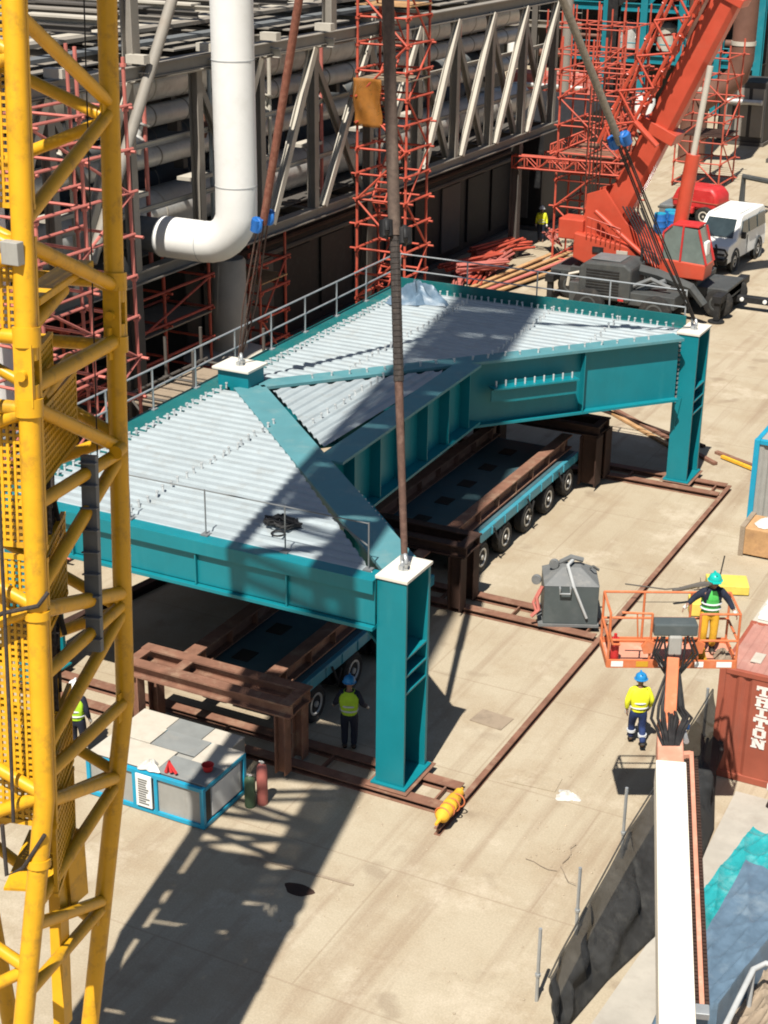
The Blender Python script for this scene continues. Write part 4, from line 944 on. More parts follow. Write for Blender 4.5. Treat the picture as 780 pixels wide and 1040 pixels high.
# ------------------------------------------------------------------ wheels and vehicles
def wheel(parent, c, axis, r, w, local=True, rim='rim', name='wheel'):
    m = MB(); h = w / 2
    m.lathe([(r * .55, -h * .9), (r * .85, -h), (r * .97, -h * .8), (r, 0), (r * .97, h * .8), (r * .85, h), (r * .55, h * .9)], c, axis, 22)
    o = m.build(name, 'tyre', parent, local=local, smooth=True)
    m = MB(); a = V(axis).normalized()
    m.lathe([(r * .56, -.02), (r * .56, .01), (r * .44, .02), (r * .34, -.05), (r * .14, -.04), (r * .12, .02), (.01, .03)], V(c) + a * (h * .88), axis, 18)
    m.build('rim', rim, o, local=local, smooth=True)
    return o
def red_crane():
    cx, cy = -21.7, 67.6
    t = thing('mobile_crane', 'red-orange mobile crane with raised boom and stowed lattice jib, cab facing right', 'crane', (cx, cy, 0))
    B = lambda **k: None
    # carrier
    m = MB(); m.box((-25.6, 66.5, .75), (-17.6, 69.0, 1.25)); m.box((-24.6, 66.3, 1.25), (-18.9, 69.2, 1.5))
    m.build('carrier', 'darkgrey', t, bevel=.03)
    for x in (-24.6, -23.1, -19.9, -18.0):
        for y, s in ((66.6, -1), (68.9, 1)): wheel(t, (x, y, .62), (0, s, 0), .62, .42, local=False, rim='darkgrey')
    for x in (-25.3, -17.8):
        m = MB(); m.box((x - .2, 65.6, .85), (x + .2, 70.0, 1.15))
        for y in (65.8, 69.8): m.box((x - .12, y - .12, .1), (x + .12, y + .12, .9)); m.lathe([(.35, 0), (.35, .08)], (x, y, 0), (0, 0, 1), 14)
        m.build('outrigger', 'black', t, bevel=.01)
    m = MB(); m.box((-18.6, 68.2, .35), (-15.2, 68.6, .62)); m.build('bumper_beam', 'black', t, bevel=.02)
    for x in (-17.4, -16.4): MB().lathe([(.09, 0), (.09, .05), (.01, .06)], (x, 68.2, .5), (0, -1, 0), 12).build('lamp', 'white', t)
    # superstructure
    m = MB(); m.extrude([(-24.5, 1.9), (-24.5, 3.0), (-22.6, 2.75), (-20.2, 2.35), (-19.0, 1.95), (-18.9, 1.65), (-23.8, 1.65)], (0, 66.2, 0), (1, 0, 0), (0, 0, 1), (0, 2.7, 0))
    m.build('turntable_body', 'craneRed', t, bevel=.06)
    m = MB(); m.lathe([(1.1, 1.5), (1.15, 1.62), (1.15, 1.68)], (-21.5, 67.6, 0), (0, 0, 1), 24); m.build('slew_ring', 'midgrey', t, smooth=True)
    m = MB(); m.box((-25.35, 66.5, 2.6), (-24.2, 67.6, 3.5)); m.build('counterweight', 'craneRed', t, bevel=.06)
    m = MB()
    for y in (66.75, 68.35): m.extrude([(-24.3, 2.8), (-24.2, 4.6), (-23.4, 4.9), (-22.4, 3.6), (-20.8, 2.3), (-22, 2.2)], (0, y, 0), (1, 0, 0), (0, 0, 1), (0, .12, 0))
    m.build('side_frame', 'craneRed', t, bevel=.02)
    MB().tube((-23.6, 66.3, 4.0), (-20.6, 66.1, 1.9), .11, 10).build('stay_bar', 'craneRed', t, smooth=True)
    for i in range(2): MB().box((-23.6 + i * 1.1, 66.14, 2.25 - .05 * i), (-23.1 + i * 1.1, 66.2, 2.5 - .05 * i)).build('side_plate', 'cream' if i else 'black', t)
    m = MB(); m.lathe([(.38, -.55), (.42, -.5), (.34, -.48), (.34, .48), (.42, .5), (.38, .55)], (-23.1, 67.6, 3.0), (0, 1, 0), 18); m.build('winch_drum', 'rust_dark', t, smooth=True)
    # cab
    x0, x1, y0, y1, z0 = -20.3, -18.55, 65.55, 66.75, 1.75
    prof = [(x0, 1.75), (x1 + .10, 1.75), (x1 + .18, 2.4), (x1 - .25, 3.85), (x0 + .35, 3.95), (x0, 3.6)]
    m = MB(); m.extrude([(x0, 1.75), (x1 + .10, 1.75), (x1 + .18, 2.4), (x0, 2.5)], (0, y0, 0), (1, 0, 0), (0, 0, 1), (0, y1 - y0, 0)); c = m.build('cab', 'craneRed', t, bevel=.05)
    m = MB(); m.extrude([(x0 + .04, 2.5), (x1 + .14, 2.4), (x1 - .27, 3.82), (x0 + .36, 3.9), (x0 + .03, 3.55)], (0, y0 + .05, 0), (1, 0, 0), (0, 0, 1), (0, y1 - y0 - .1, 0)); m.build('cab_glass', 'cabglass', c)
    m = MB()
    for y in (y0, y1 - .07):
        for (a, b_) in (((x0, y, 2.5), (x0, y, 3.6)), ((x0, y, 3.6), (x0 + .35, y, 3.95)), ((x1 + .18, y, 2.4), (x1 - .25, y, 3.85)), ((x0 + .8, y, 2.45), (x0 + .85, y, 3.92))): m.beam(V(a) + V((0, .035, 0)), V(b_) + V((0, .035, 0)), .08, .08, (0, 1, 0))
    m.box((x0 + .35, y0 + .1, 3.9), (x1 - .28, y1 - .1, 3.97)); m.build('cab_frame', 'redpaint', c, bevel=.01)
    MB().box((x1 - .1, y0 + .35, 2.7), (x1 + .06, y0 + .85, 3.3)).build('seat', 'white', c, bevel=.05)
    # boom: box sections
    e = R(65.8); d = V((math.cos(e), 0, math.sin(e))); n = V((-math.sin(e), 0, math.cos(e))); P = V((-23.15, 67.6, 3.6))
    def section(a, b_, wy, wn, name, mt, y=0):
        m = MB(); pr_ = [(-wy / 2, -wn / 2 + .2), (-wy / 2 + .2, -wn / 2), (wy / 2 - .2, -wn / 2), (wy / 2, -wn / 2 + .2), (wy / 2, wn / 2 - .08), (wy / 2 - .08, wn / 2), (-wy / 2 + .08, wn / 2), (-wy / 2, wn / 2 - .08)]
        m.extrude(pr_, P + d * a + V((0, y, 0)), (0, 1, 0), n, d * (b_ - a)); return m.build(name, mt, t, bevel=.02)
    section(-.6, 10.4, 1.0, 1.18, 'boom_section', 'craneRed'); section(10.4, 14.5, .85, 1.1, 'boom_section', 'black'); section(14.5, 26, .8, .95, 'boom_section', 'greenpaint')
    m = MB(); m.extrude([(-.62, -.76), (.62, -.76), (.62, .74), (-.62, .74)], P + d * 10.1, (0, 1, 0), n, d * .35); m.build('boom_collar', 'craneRed', t, bevel=.03)
    m = MB(); m.extrude([(-.66, -.9), (.66, -.9), (.66, .8), (-.66, .8)], P + d * 4.0, (0, 1, 0), n, d * .5); m.build('boom_collar', 'craneRed', t, bevel=.03)
    # stowed jib
    jib = MB(); c0 = P + n * 1.35 + V((0, -.95, 0)); L0, L1 = 2.8, 12.2; ww = .5; nn = 12
    cs = [n * (s1 * .62) + V((0, s2 * ww, 0)) for s1, s2 in ((-1, -1), (1, -1), (1, 1), (-1, 1))]
    tp = lambda i: .75 + .25 * min(1, i / 3)
    for c_ in cs: jib.tube(c0 + d * L0 + c_ * .75, c0 + d * L1 + c_, .08, 6)
    for i in range(nn):
        a, b_ = L0 + (L1 - L0) * i / nn, L0 + (L1 - L0) * (i + 1) / nn
        for k in range(4):
            c1, c2 = cs[k], cs[(k + 1) % 4]
            if i % 2: c1, c2 = c2, c1
            jib.tube(c0 + d * a + c1 * tp(i), c0 + d * b_ + c2 * tp(i + 1), .052, 6)
    jib.build('lattice_jib', 'craneRed', t, smooth=True)
    m = MB()
    for i in range(10):
        q = c0 + d * (3 + i * .9) - n * .62 + V((0, .2, 0)); m.beam(q + V((0, -.45, -.1)), q + V((.1, -.38, .25)), .10, .2); m.beam(q - d * .3, q + d * .35 + n * .25, .12, .16)
        m.tube(q + d * .2 + V((0, -.45, 0)), q + d * .5 + n * .4, .05, 6)
    m.build('jib_bracket', 'craneRed', t)
    m = MB(); m.tube(c0 + d * 4.4 - n * .6 + V((0, -.6, 0)), c0 + d * 4.0 - n * 1.9 + V((0, -.6, 0)), .13, 8); m.build('jib_catch', 'craneRed', t, smooth=True)
    # luffing cylinder
    q0 = V((-20.15, 66.75, 2.1)); q1 = P + d * 7.6 - n * .75 + V((0, -.5, 0)); qm = lerp(q0, q1, .56)
    MB().tube(q0, qm, .30, 16).build('lift_cylinder', 'craneRed', t, smooth=True)
    o = MB().tube(qm, q1, .13, 12).build('piston_rod', 'taupe_light', t, smooth=True)
    # hoses
    for k in range(6):
        m = MB(); y = 66.0 - .02 * k; m.path([(-22.6 + k * .16, 66.9, 4.2), (-21.6 + k * .12, 66.1, 3.3), (-20.9 + k * .13, 65.6, 2.2)], .035, 6); m.build('hydraulic_hose', 'black', t)
    m = MB()
    for k in range(8):
        a = V((-23.9 + k * .22, 66.12, 2.9 - k * .05)); m.tube(a, a + V((0, 0, .85)), .025, 6)
    for zz in (.45, .85): m.tube(V((-23.9, 66.12, 2.9 + zz)), V((-22.36, 66.12, 2.55 + zz)), .025, 6)
    m.build('guard_rail', 'craneRed', t)
    m = MB(); m.beam((-22.0, 66.05, .5), (-20.5, 65.95, 1.3), .8, .1); m.build('mudguard', 'cream', t)
red_crane()
# wire reeving hanging in front of the crane counterweight
for k in range(5):
    m = MB(); m.tube((-23.9 + k * .16, 65.7, 9), (-23.9 + k * .16, 65.7, 1.3), .03, 6)
    tag(m.build('hanging_cable', 'rust_dark'), 'thin dark cable hanging beside the rear of the red crane body', 'cable', 'cables hanging at the crane rear')

t_crane = next(o for o in col.objects if o.name == 'mobile_crane'); t_crane.location = V(t_crane.location) + V((.75, -2.0, 0))
def van():
    t = thing('white_van', 'white long-wheelbase van with a black bull bar parked on the sand road', 'van', (-19.75, 74.6, 0), R(-4)); t.scale = (1.08, 1.08, 1.2)
    L, Wd = 4.9, 1.86; h = Wd / 2
    prof = [(-2.45, .45), (-2.45, 1.0), (-2.35, 1.12), (-1.45, 1.24), (-.75, 1.98), (-.5, 2.06), (2.2, 2.08), (2.4, 1.95), (2.47, 1.1), (2.45, .45)]
    m = MB(); n = len(prof)
    def sec(k, inset_top): return [(( -k * (h - (inset_top if z > 1.25 else 0))), y, z) for y, z in prof]
    m.add(sec(1, .13) + sec(-1, .13), [tuple(range(n)), tuple(range(n, 2 * n))[::-1]] + [(i, (i + 1) % n, n + (i + 1) % n, n + i) for i in range(n)])
    b = m.build('body', 'white', t, local=True, bevel=.05)
    m = MB(); m.add([(-.72, -1.44, 1.29), (.72, -1.44, 1.29), (.64, -.83, 1.91), (-.64, -.83, 1.91)], [(0, 1, 2, 3)]); m.add([], []); o = m.build('windscreen', 'glassdark', t, local=True, solid=.05)
    for s in (-1, 1):
        for a, c in ((-.95, -.1), (.05, 1.0), (1.15, 2.15)):
            m = MB(); xa, xb = s * (h - .035), s * (h - .115); a2 = a + (.28 if a < -.5 else 0)
            m.add([(s * (h - .005), a, 1.34), (s * (h - .005), c, 1.34), (s * (h - .085), c, 1.84), (s * (h - .085), a2, 1.84)], [(0, 1, 2, 3)]); m.build('side_window', 'glassdark', t, local=True, solid=.09)
        MB().box((s * h + s * .05, -1.15, 1.25), (s * h + s * .25, -.98, 1.5)).build('mirror', 'black', t, local=True, bevel=.03)
        for y in (-1.5, 1.5): wheel(t, (s * (h - .12), y, .40), (s, 0, 0), .40, .26)
        for y in (-1.5, 1.5): MB().torus((s * (h + .005), y, .42), (1, 0, 0), .47, .05, 14, 6, 0, math.pi * 2).build('wheel_arch', 'darkgrey', t, local=True)
        MB().lathe([(.13, 0), (.13, .04), (.02, .07)], (s * .66, -2.44, .86), (0, -1, 0), 14).build('headlight', 'reflective', t, local=True, smooth=True)
        MB().box((s * h - s * .02, -.05, .5), (s * h + s * .006, -.03, 1.22)).build('door_gap', 'darkgrey', t, local=True)
    m = MB()
    for x in (-.5, .5): m.path([(x, -2.5, .35), (x, -2.72, .5), (x, -2.72, 1.05), (x * .8, -2.62, 1.2)], .045, 8)
    for zz in (.62, .85, 1.05): m.tube((-.85, -2.72, zz), (.85, -2.72, zz), .045, 8)
    m.path([(-.85, -2.72, 1.05), (-.95, -2.6, .85), (-.85, -2.72, .62)], .045, 8); m.path([(.85, -2.72, 1.05), (.95, -2.6, .85), (.85, -2.72, .62)], .045, 8)
    m.build('bull_bar', 'black', t, local=True, smooth=True)
    m = MB(); m.box((-.92, -2.58, .42), (.92, -2.42, .66)); m.box((-.42, -2.47, .72), (.42, -2.44, 1.0)); m.build('bumper', 'black', t, local=True, bevel=.02)
    m = MB()
    for x in (-.6, .6): m.box((x - .02, -.4, 2.08), (x + .02, 2.0, 2.115))
    m.build('roof_rail', 'white', t, local=True)
van()

def telehandler():
    t = thing('telehandler', 'dark grey loader with a louvred engine hood, half hidden behind the platform', 'loader', (-20.6, 62.6, 0))
    m = MB(); m.extrude([(-1.9, .9), (-1.9, 2.2), (-1.6, 2.45), (.1, 2.5), (.4, 2.3), (.4, .9)], (0, -.95, 0), (1, 0, 0), (0, 0, 1), (0, 1.9, 0)); b = m.build('engine_hood', 'darkgrey', t, local=True, bevel=.10)
    m = MB()
    for k in range(9): m.box((-1.55, -.975, 1.15 + k * .12), (-.1, -.955, 1.20 + k * .12))
    m.build('louvre', 'black', b, local=True)
    MB().box((-1.5, -.6, 2.49), (-.2, .6, 2.53)).build('hood_lid', 'midgrey', b, local=True, bevel=.015)
    m = MB(); m.box((-2.3, -.9, .65), (-1.8, .9, 1.5)); m.build('rear_bumper', 'darkgrey', t, local=True, bevel=.04); m = MB(); m.box((.3, -.85, .8), (2.3, .85, 1.35)); m.build('chassis', 'darkgrey', t, local=True, bevel=.04)
    m = MB(); m.path([(-.6, .3, 2.2), (1.2, .35, 1.95), (2.6, .4, 1.55), (3.2, .4, .9)], [.24, .22, .20, .18], 8); m.build('lift_arm', 'darkgrey', t, local=True)
    m = MB(); m.path([(.3, -.5, 1.5), (1.1, -.4, 1.9), (1.9, -.3, 1.6)], .09, 8); m.tube((.5, -.2, 1.3), (1.6, .0, 1.8), .11, 10); m.build('hydraulic_ram', 'midgrey', t, local=True, smooth=True)
    for x in (-1.35, 1.55):
        for s in (-1, 1): wheel(t, (x, s * .98, .68), (0, s, 0), .68, .46, rim='darkgrey')
    MB().box((-.1, -1.0, .95), (.15, -.96, 1.1)).build('tail_light', 'redpaint', t, local=True, bevel=.01)
    m = MB(); m.path([(-1.95, -.7, 1.9), (-2.35, -.8, 1.8), (-2.4, -.85, 1.3)], .07, 6); m.build('mirror_arm', 'cream', t, local=True)
    m = MB(); m.tube((.3, .6, 2.3), (.3, .6, 2.95), .06, 8); m.build('exhaust', 'black', t, local=True)
telehandler()

def bowser():
    t = thing('tank_trailer', 'small red rounded tank trailer with big tyres standing behind the white van', 'trailer', (-23.6, 83.0, 0), R(-12)); t.scale = (.8, .8, .8)
    m = MB(); m.extrude([(-1.7, .9), (-1.75, 1.5), (-1.4, 2.25), (-.6, 2.45), (1.2, 2.45), (1.65, 2.0), (1.7, .95)], (0, -.9, 0), (1, 0, 0), (0, 0, 1), (0, 1.8, 0)); m.build('tank', 'redpaint', t, local=True, bevel=.22, smooth=True)
    MB().box((-1.72, -.93, 1.42), (1.7, .93, 1.5)).build('belt_strip', 'contred', t, local=True, bevel=.01)
    for s in (-1, 1): wheel(t, (.9, s * 1.05, .62), (0, s, 0), .62, .42, rim='cream')
    for s in (-1, 1): wheel(t, (-1.0, s * 1.0, .5), (0, s, 0), .5, .36, rim='cream')
    m = MB(); m.box((-1.8, -.5, .55), (1.9, .5, .85)); m.tube((-1.8, 0, .6), (-3.2, 0, .55), .08, 8); m.build('drawbar', 'darkgrey', t, local=True)
    MB().box((-.9, -1.25, .7), (.1, -.94, 1.15)).build('front_box', 'redpaint', t, local=True, bevel=.06)
bowser()
for k, (x, y) in enumerate(((-24.6, 79.2), (-24.0, 79.6), (-24.4, 80.3))):
    t = thing('blue_drum', 'bright blue plastic drum standing on the sand behind the red crane', 'drum', (x, y, 0), group='blue drums behind the crane')
    MB().lathe([(.30, 0), (.32, .05), (.32, .3), (.335, .33), (.32, .36), (.32, .62), (.335, .65), (.32, .68), (.31, .98), (.29, 1.0)], (x, y, 0), (0, 0, 1), 18).build('body', 'bluepaint', t, smooth=True)
    MB().lathe([(.30, .99), (.30, 1.03), (.08, 1.03)], (x, y, 0), (0, 0, 1), 18).build('lid', 'blueframe', t, smooth=True)
m = MB(); m.box((-24.2, 86.5, .0), (-21.0, 87.3, .12)); m.path([(-20.5, 86, .3), (-20.2, 87.2, .3), (-20.2, 87.2, 1.6), (-22.8, 88.4, 1.6), (-22.8, 88.4, .2)], .17, 8)
tag(m.build('steel_offcut', 'darkgrey'), 'dark bent steel frame lying on the road beyond the red tank trailer', 'steel scrap')
m = MB(); m.box((-26.2, 84, .0), (-24.6, 90, .5)); tag(m.build('concrete_block', 'midgrey', bevel=.05), 'long grey concrete block on the ground behind the red tank trailer', 'block')

# ------------------------------------------------------------------ people
def add_skin(edges_pts, name, mat, parent, sub=2):
    """edges_pts: (points {k: (xyz, r)}, edges [(k, k)], root key)"""
    pts, eds, root = edges_pts
    keys = list(pts); idx = {k: i for i, k in enumerate(keys)}
    me = bpy.data.meshes.new(name + '_skeleton'); me.from_pydata([pts[k][0] for k in keys], [(idx[a], idx[b]) for a, b in eds], [])
    ob = bpy.data.objects.new(name, me); col.objects.link(ob)
    md = ob.modifiers.new('skin', 'SKIN'); md.use_smooth_shade = True
    sv = me.skin_vertices[0].data
    for k in keys:
        r = pts[k][1]; sv[idx[k]].radius = r if isinstance(r, tuple) else (r, r); sv[idx[k]].use_root = (k == root)
    sb = ob.modifiers.new('sub', 'SUBSURF'); sb.levels = sub; sb.render_levels = sub
    dg = bpy.context.evaluated_depsgraph_get(); dg.update()
    nm = bpy.data.meshes.new_from_object(ob.evaluated_get(dg), depsgraph=dg)
    bpy.data.objects.remove(ob, do_unlink=True); bpy.data.meshes.remove(me)
    nm.name = name; nm.materials.clear(); nm.materials.append(M[mat])
    for p in nm.polygons: p.use_smooth = True
    o = bpy.data.objects.new(name, nm); col.objects.link(o)
    if parent is not None: o.parent = parent
    OFF[o.name] = OFF[parent.name] if parent is not None else (V((0, 0, 0)), 0)
    return o
def person(label, loc, rz, vest, helmet, trousers='navy', sleeves='navy', stride=.0, arms=None, look=0, bands=False, gl='glove', group=None, lean=0):
    """1.76 m tall, facing local -Y; arms: (left, right) lists of elbow, wrist positions"""
    t = thing('person', label, 'person', loc, rz, group)
    s = stride
    hip = .92; lf = V((.10, -s * .55, .06)); rf = V((-.10, s * .6, .06 + abs(s) * .16))
    lk = V((.105, -s * .34 - .03, .50)); rk = V((-.105, s * .10 - .05, .49))
    sh = V((0, lean, 1.42)); hd = V((0, lean * 1.3 - look * .05, 1.60))
    if arms is None: arms = (((.25, .03, 1.14), (.27, -.08, .90)), ((-.25, .03, 1.14), (-.27, -.06, .90)))
    (le, lw), (re, rw) = arms
    P = {'pel': ((0, 0, hip), (.155, .11)), 'waist': ((0, lean * .4, 1.10), (.135, .10)), 'chest': ((0, lean * .8, 1.28), (.16, .115)), 'neckb': (sh + V((0, 0, .03)), .075), 'neck': (sh + V((0, 0, .10)), .055),
         'jaw': (hd + V((0, -.02, -.03)), (.065, .075)), 'skull': (hd + V((0, .01, .08)), (.075, .092)), 'crown': (hd + V((0, .01, .15)), .055),
         'lh': ((.10, 0, hip - .10), .095), 'lk': (lk, .062), 'la': (lf + V((0, .02, .04)), .042), 'lt': (lf + V((0, -.16, -.02)), .035),
         'rh': ((-.10, 0, hip - .10), .095), 'rk': (rk, .062), 'ra': (rf + V((0, .02, .04)), .042), 'rt': (rf + V((0, -.16, -.02)), .035),
         'ls': (sh + V((.185, 0, -.03)), .068), 'le': (le, .043), 'lw': (lw, .028), 'rs': (sh + V((-.185, 0, -.03)), .068), 're': (re, .043), 'rw': (rw, .028)}
    E_ = [('pel', 'waist'), ('waist', 'chest'), ('chest', 'neckb'), ('neckb', 'neck'), ('neck', 'jaw'), ('jaw', 'skull'), ('skull', 'crown'), ('pel', 'lh'), ('lh', 'lk'), ('lk', 'la'), ('la', 'lt'), ('pel', 'rh'), ('rh', 'rk'), ('rk', 'ra'), ('ra', 'rt'),
          ('chest', 'ls'), ('ls', 'le'), ('le', 'lw'), ('chest', 'rs'), ('rs', 're'), ('re', 'rw')]
    for sd, el, wr, sg in (('l', V(le), V(lw), 1), ('r', V(re), V(rw), -1)):
        d = (wr - el).normalized(); side = V((sg, 0, 0)); side = (side - d * side.dot(d)); side = side.normalized() if side.length > .1 else V((0, 1, 0)); fr = d.cross(side).normalized()
        P[sd + 'p'] = (wr + d * .07, (.040, .022)); E_.append((sd + 'w', sd + 'p'))
        for i, (o, L) in enumerate(((-.030, .075), (-.010, .085), (.010, .08), (.030, .062))):
            a, b_, c = sd + 'f%d' % i, sd + 'g%d' % i, sd + 'h%d' % i
            P[a] = (wr + d * .095 + fr * o, .0095); P[b_] = (wr + d * (.095 + L * .55) + fr * o * 1.1 - side * .012, .0088); P[c] = (wr + d * (.095 + L * .9) + fr * o * 1.1 - side * .034, .0075)
            E_ += [(sd + 'p', a), (a, b_), (b_, c)]
        P[sd + 't0'] = (wr + d * .035 - fr * .042, .011); P[sd + 't1'] = (wr + d * .075 - fr * .058 - side * .02, .0095); E_ += [(sd + 'w', sd + 't0'), (sd + 't0', sd + 't1')]
    body = add_skin((P, E_, 'pel'), 'body', 'skin', t)
    # face
    m = MB()
    f = hd + V((0, -.1, .035))
    m.lathe([(.004, -.012), (.018, -.004), (.014, .02), (.004, .045)], f + V((0, .0, -.015)), (0, -.25, 1), 8)
    m.build('nose', 'skin', body, local=True, smooth=True)
    for sx in (-1, 1):
        MB().lathe([(.002, -.006), (.010, 0), (.002, .006)], f + V((sx * .03, .012, .025)), (0, -1, 0), 8).build('eye', 'black', body, local=True, smooth=True)
        m = MB(); m.lathe([(.006, -.012), (.028, 0), (.006, .012)], hd + V((sx * .083, .02, .02)), (sx, .3, 0), 8); m.build('ear', 'skin', body, local=True, smooth=True)
    MB().box(f + V((-.024, .012, -.05)), f + V((.024, .02, -.042))).build('mouth', 'contred', body, local=True)
    # trousers
    T = {k: P[k] for k in ('pel', 'lh', 'lk', 'rh', 'rk')}
    T = {k: (v[0], tuple(x + .022 for x in v[1]) if isinstance(v[1], tuple) else v[1] + .022) for k, v in T.items()}
    T['la'] = (V(P['la'][0]) + V((0, 0, .04)), .068); T['ra'] = (V(P['ra'][0]) + V((0, 0, .04)), .068); T['w'] = ((0, 0, 1.02), (.16, .125))
    T['lm'] = (lerp(P['lk'][0], P['la'][0], .45), .082); T['rm'] = (lerp(P['rk'][0], P['ra'][0], .45), .082)
    add_skin((T, [('pel', 'w'), ('pel', 'lh'), ('lh', 'lk'), ('lk', 'lm'), ('lm', 'la'), ('pel', 'rh'), ('rh', 'rk'), ('rk', 'rm'), ('rm', 'ra')], 'pel'), 'trousers', trousers, t)
    # jacket: sleeves and trunk
    J = {k: P[k] for k in ('waist', 'chest', 'neckb', 'ls', 'le', 'rs', 're')}
    J = {k: (v[0], tuple(x + .022 for x in v[1]) if isinstance(v[1], tuple) else v[1] + .024) for k, v in J.items()}
    J['lw'] = (lerp(le, lw, .9), .048); J['rw'] = (lerp(re, rw, .9), .048); J['hem'] = ((0, 0, .93), (.17, .135))
    add_skin((J, [('hem', 'waist'), ('waist', 'chest'), ('chest', 'neckb'), ('chest', 'ls'), ('ls', 'le'), ('le', 'lw'), ('chest', 'rs'), ('rs', 're'), ('re', 'rw')], 'waist'), 'jacket', sleeves, t)
    W = {'hem': ((0, 0, .90), (.195, .165)), 'waist': ((0, lean * .4, 1.10), (.185, .155)), 'chest': ((0, lean * .8, 1.28), (.225, .185)), 'top': (sh + V((0, 0, .015)), (.19, .145)), 'ls': (sh + V((.15, 0, -.02)), .118), 'rs': (sh + V((-.15, 0, -.02)), .118)}
    vs = add_skin((W, [('hem', 'waist'), ('waist', 'chest'), ('chest', 'top'), ('chest', 'ls'), ('chest', 'rs')], 'waist'), 'vest', vest, t)
    m = MB()
    for zz in (1.02, 1.14): 
        k = lean * .4 * (zz - .9) / .2
        m.path([(.192 * math.cos(a), k + .158 * math.sin(a), zz) for a in [2 * math.pi * i / 16 for i in range(17)]], .02, 6)
    m.build('reflective_band', 'reflective', vs, local=True, smooth=True)
    # boots
    for kf, ka in (('lt', 'la'), ('rt', 'ra')):
        B = {'a': (V(P[ka][0]) + V((0, .0, .07)), .058), 'h': (V(P[ka][0]) + V((0, .03, -.03)), .058), 'm': (lerp(P[ka][0], P[kf][0], .5), .052), 't': (V(P[kf][0]) + V((0, .02, .005)), .045)}
        add_skin((B, [('a', 'h'), ('h', 'm'), ('m', 't')], 'h'), 'boot', 'boot', t)
        if bands:
            c = lerp(P['lk' if kf == 'lt' else 'rk'][0], P[ka][0], .45); m = MB(); m.tube(c - V((0, 0, .03)), c + V((0, 0, .03)), .098, 12); m.build('reflective_band', 'reflective', t, local=True, smooth=True)
    # gloves (follow the hands as their own thin shell at the palm) and helmet
    if gl:
        for wr, el in ((V(lw), V(le)), (V(rw), V(re))):
            d = (wr - el).normalized(); add_skin(({'a': (wr - d * .02, .036), 'b': (wr + d * .05, (.046, .032)), 'c': (wr + d * .10, (.044, .026))}, [('a', 'b'), ('b', 'c')], 'b'), 'glove', gl, t)
    m = MB(); m.lathe([(.150, -.012), (.152, .0), (.128, .008), (.126, .05), (.105, .10), (.06, .135), (.01, .145)], hd + V((0, 0, .085)), (0, -.05, 1), 22)
    m.box(hd + V((-.085, -.205, .078)), hd + V((.085, -.11, .09))); m.box(hd + V((-.02, -.11, .205)), hd + V((.02, .10, .232)))
    m.build('helmet', helmet, t, local=True, smooth=True)
    return t
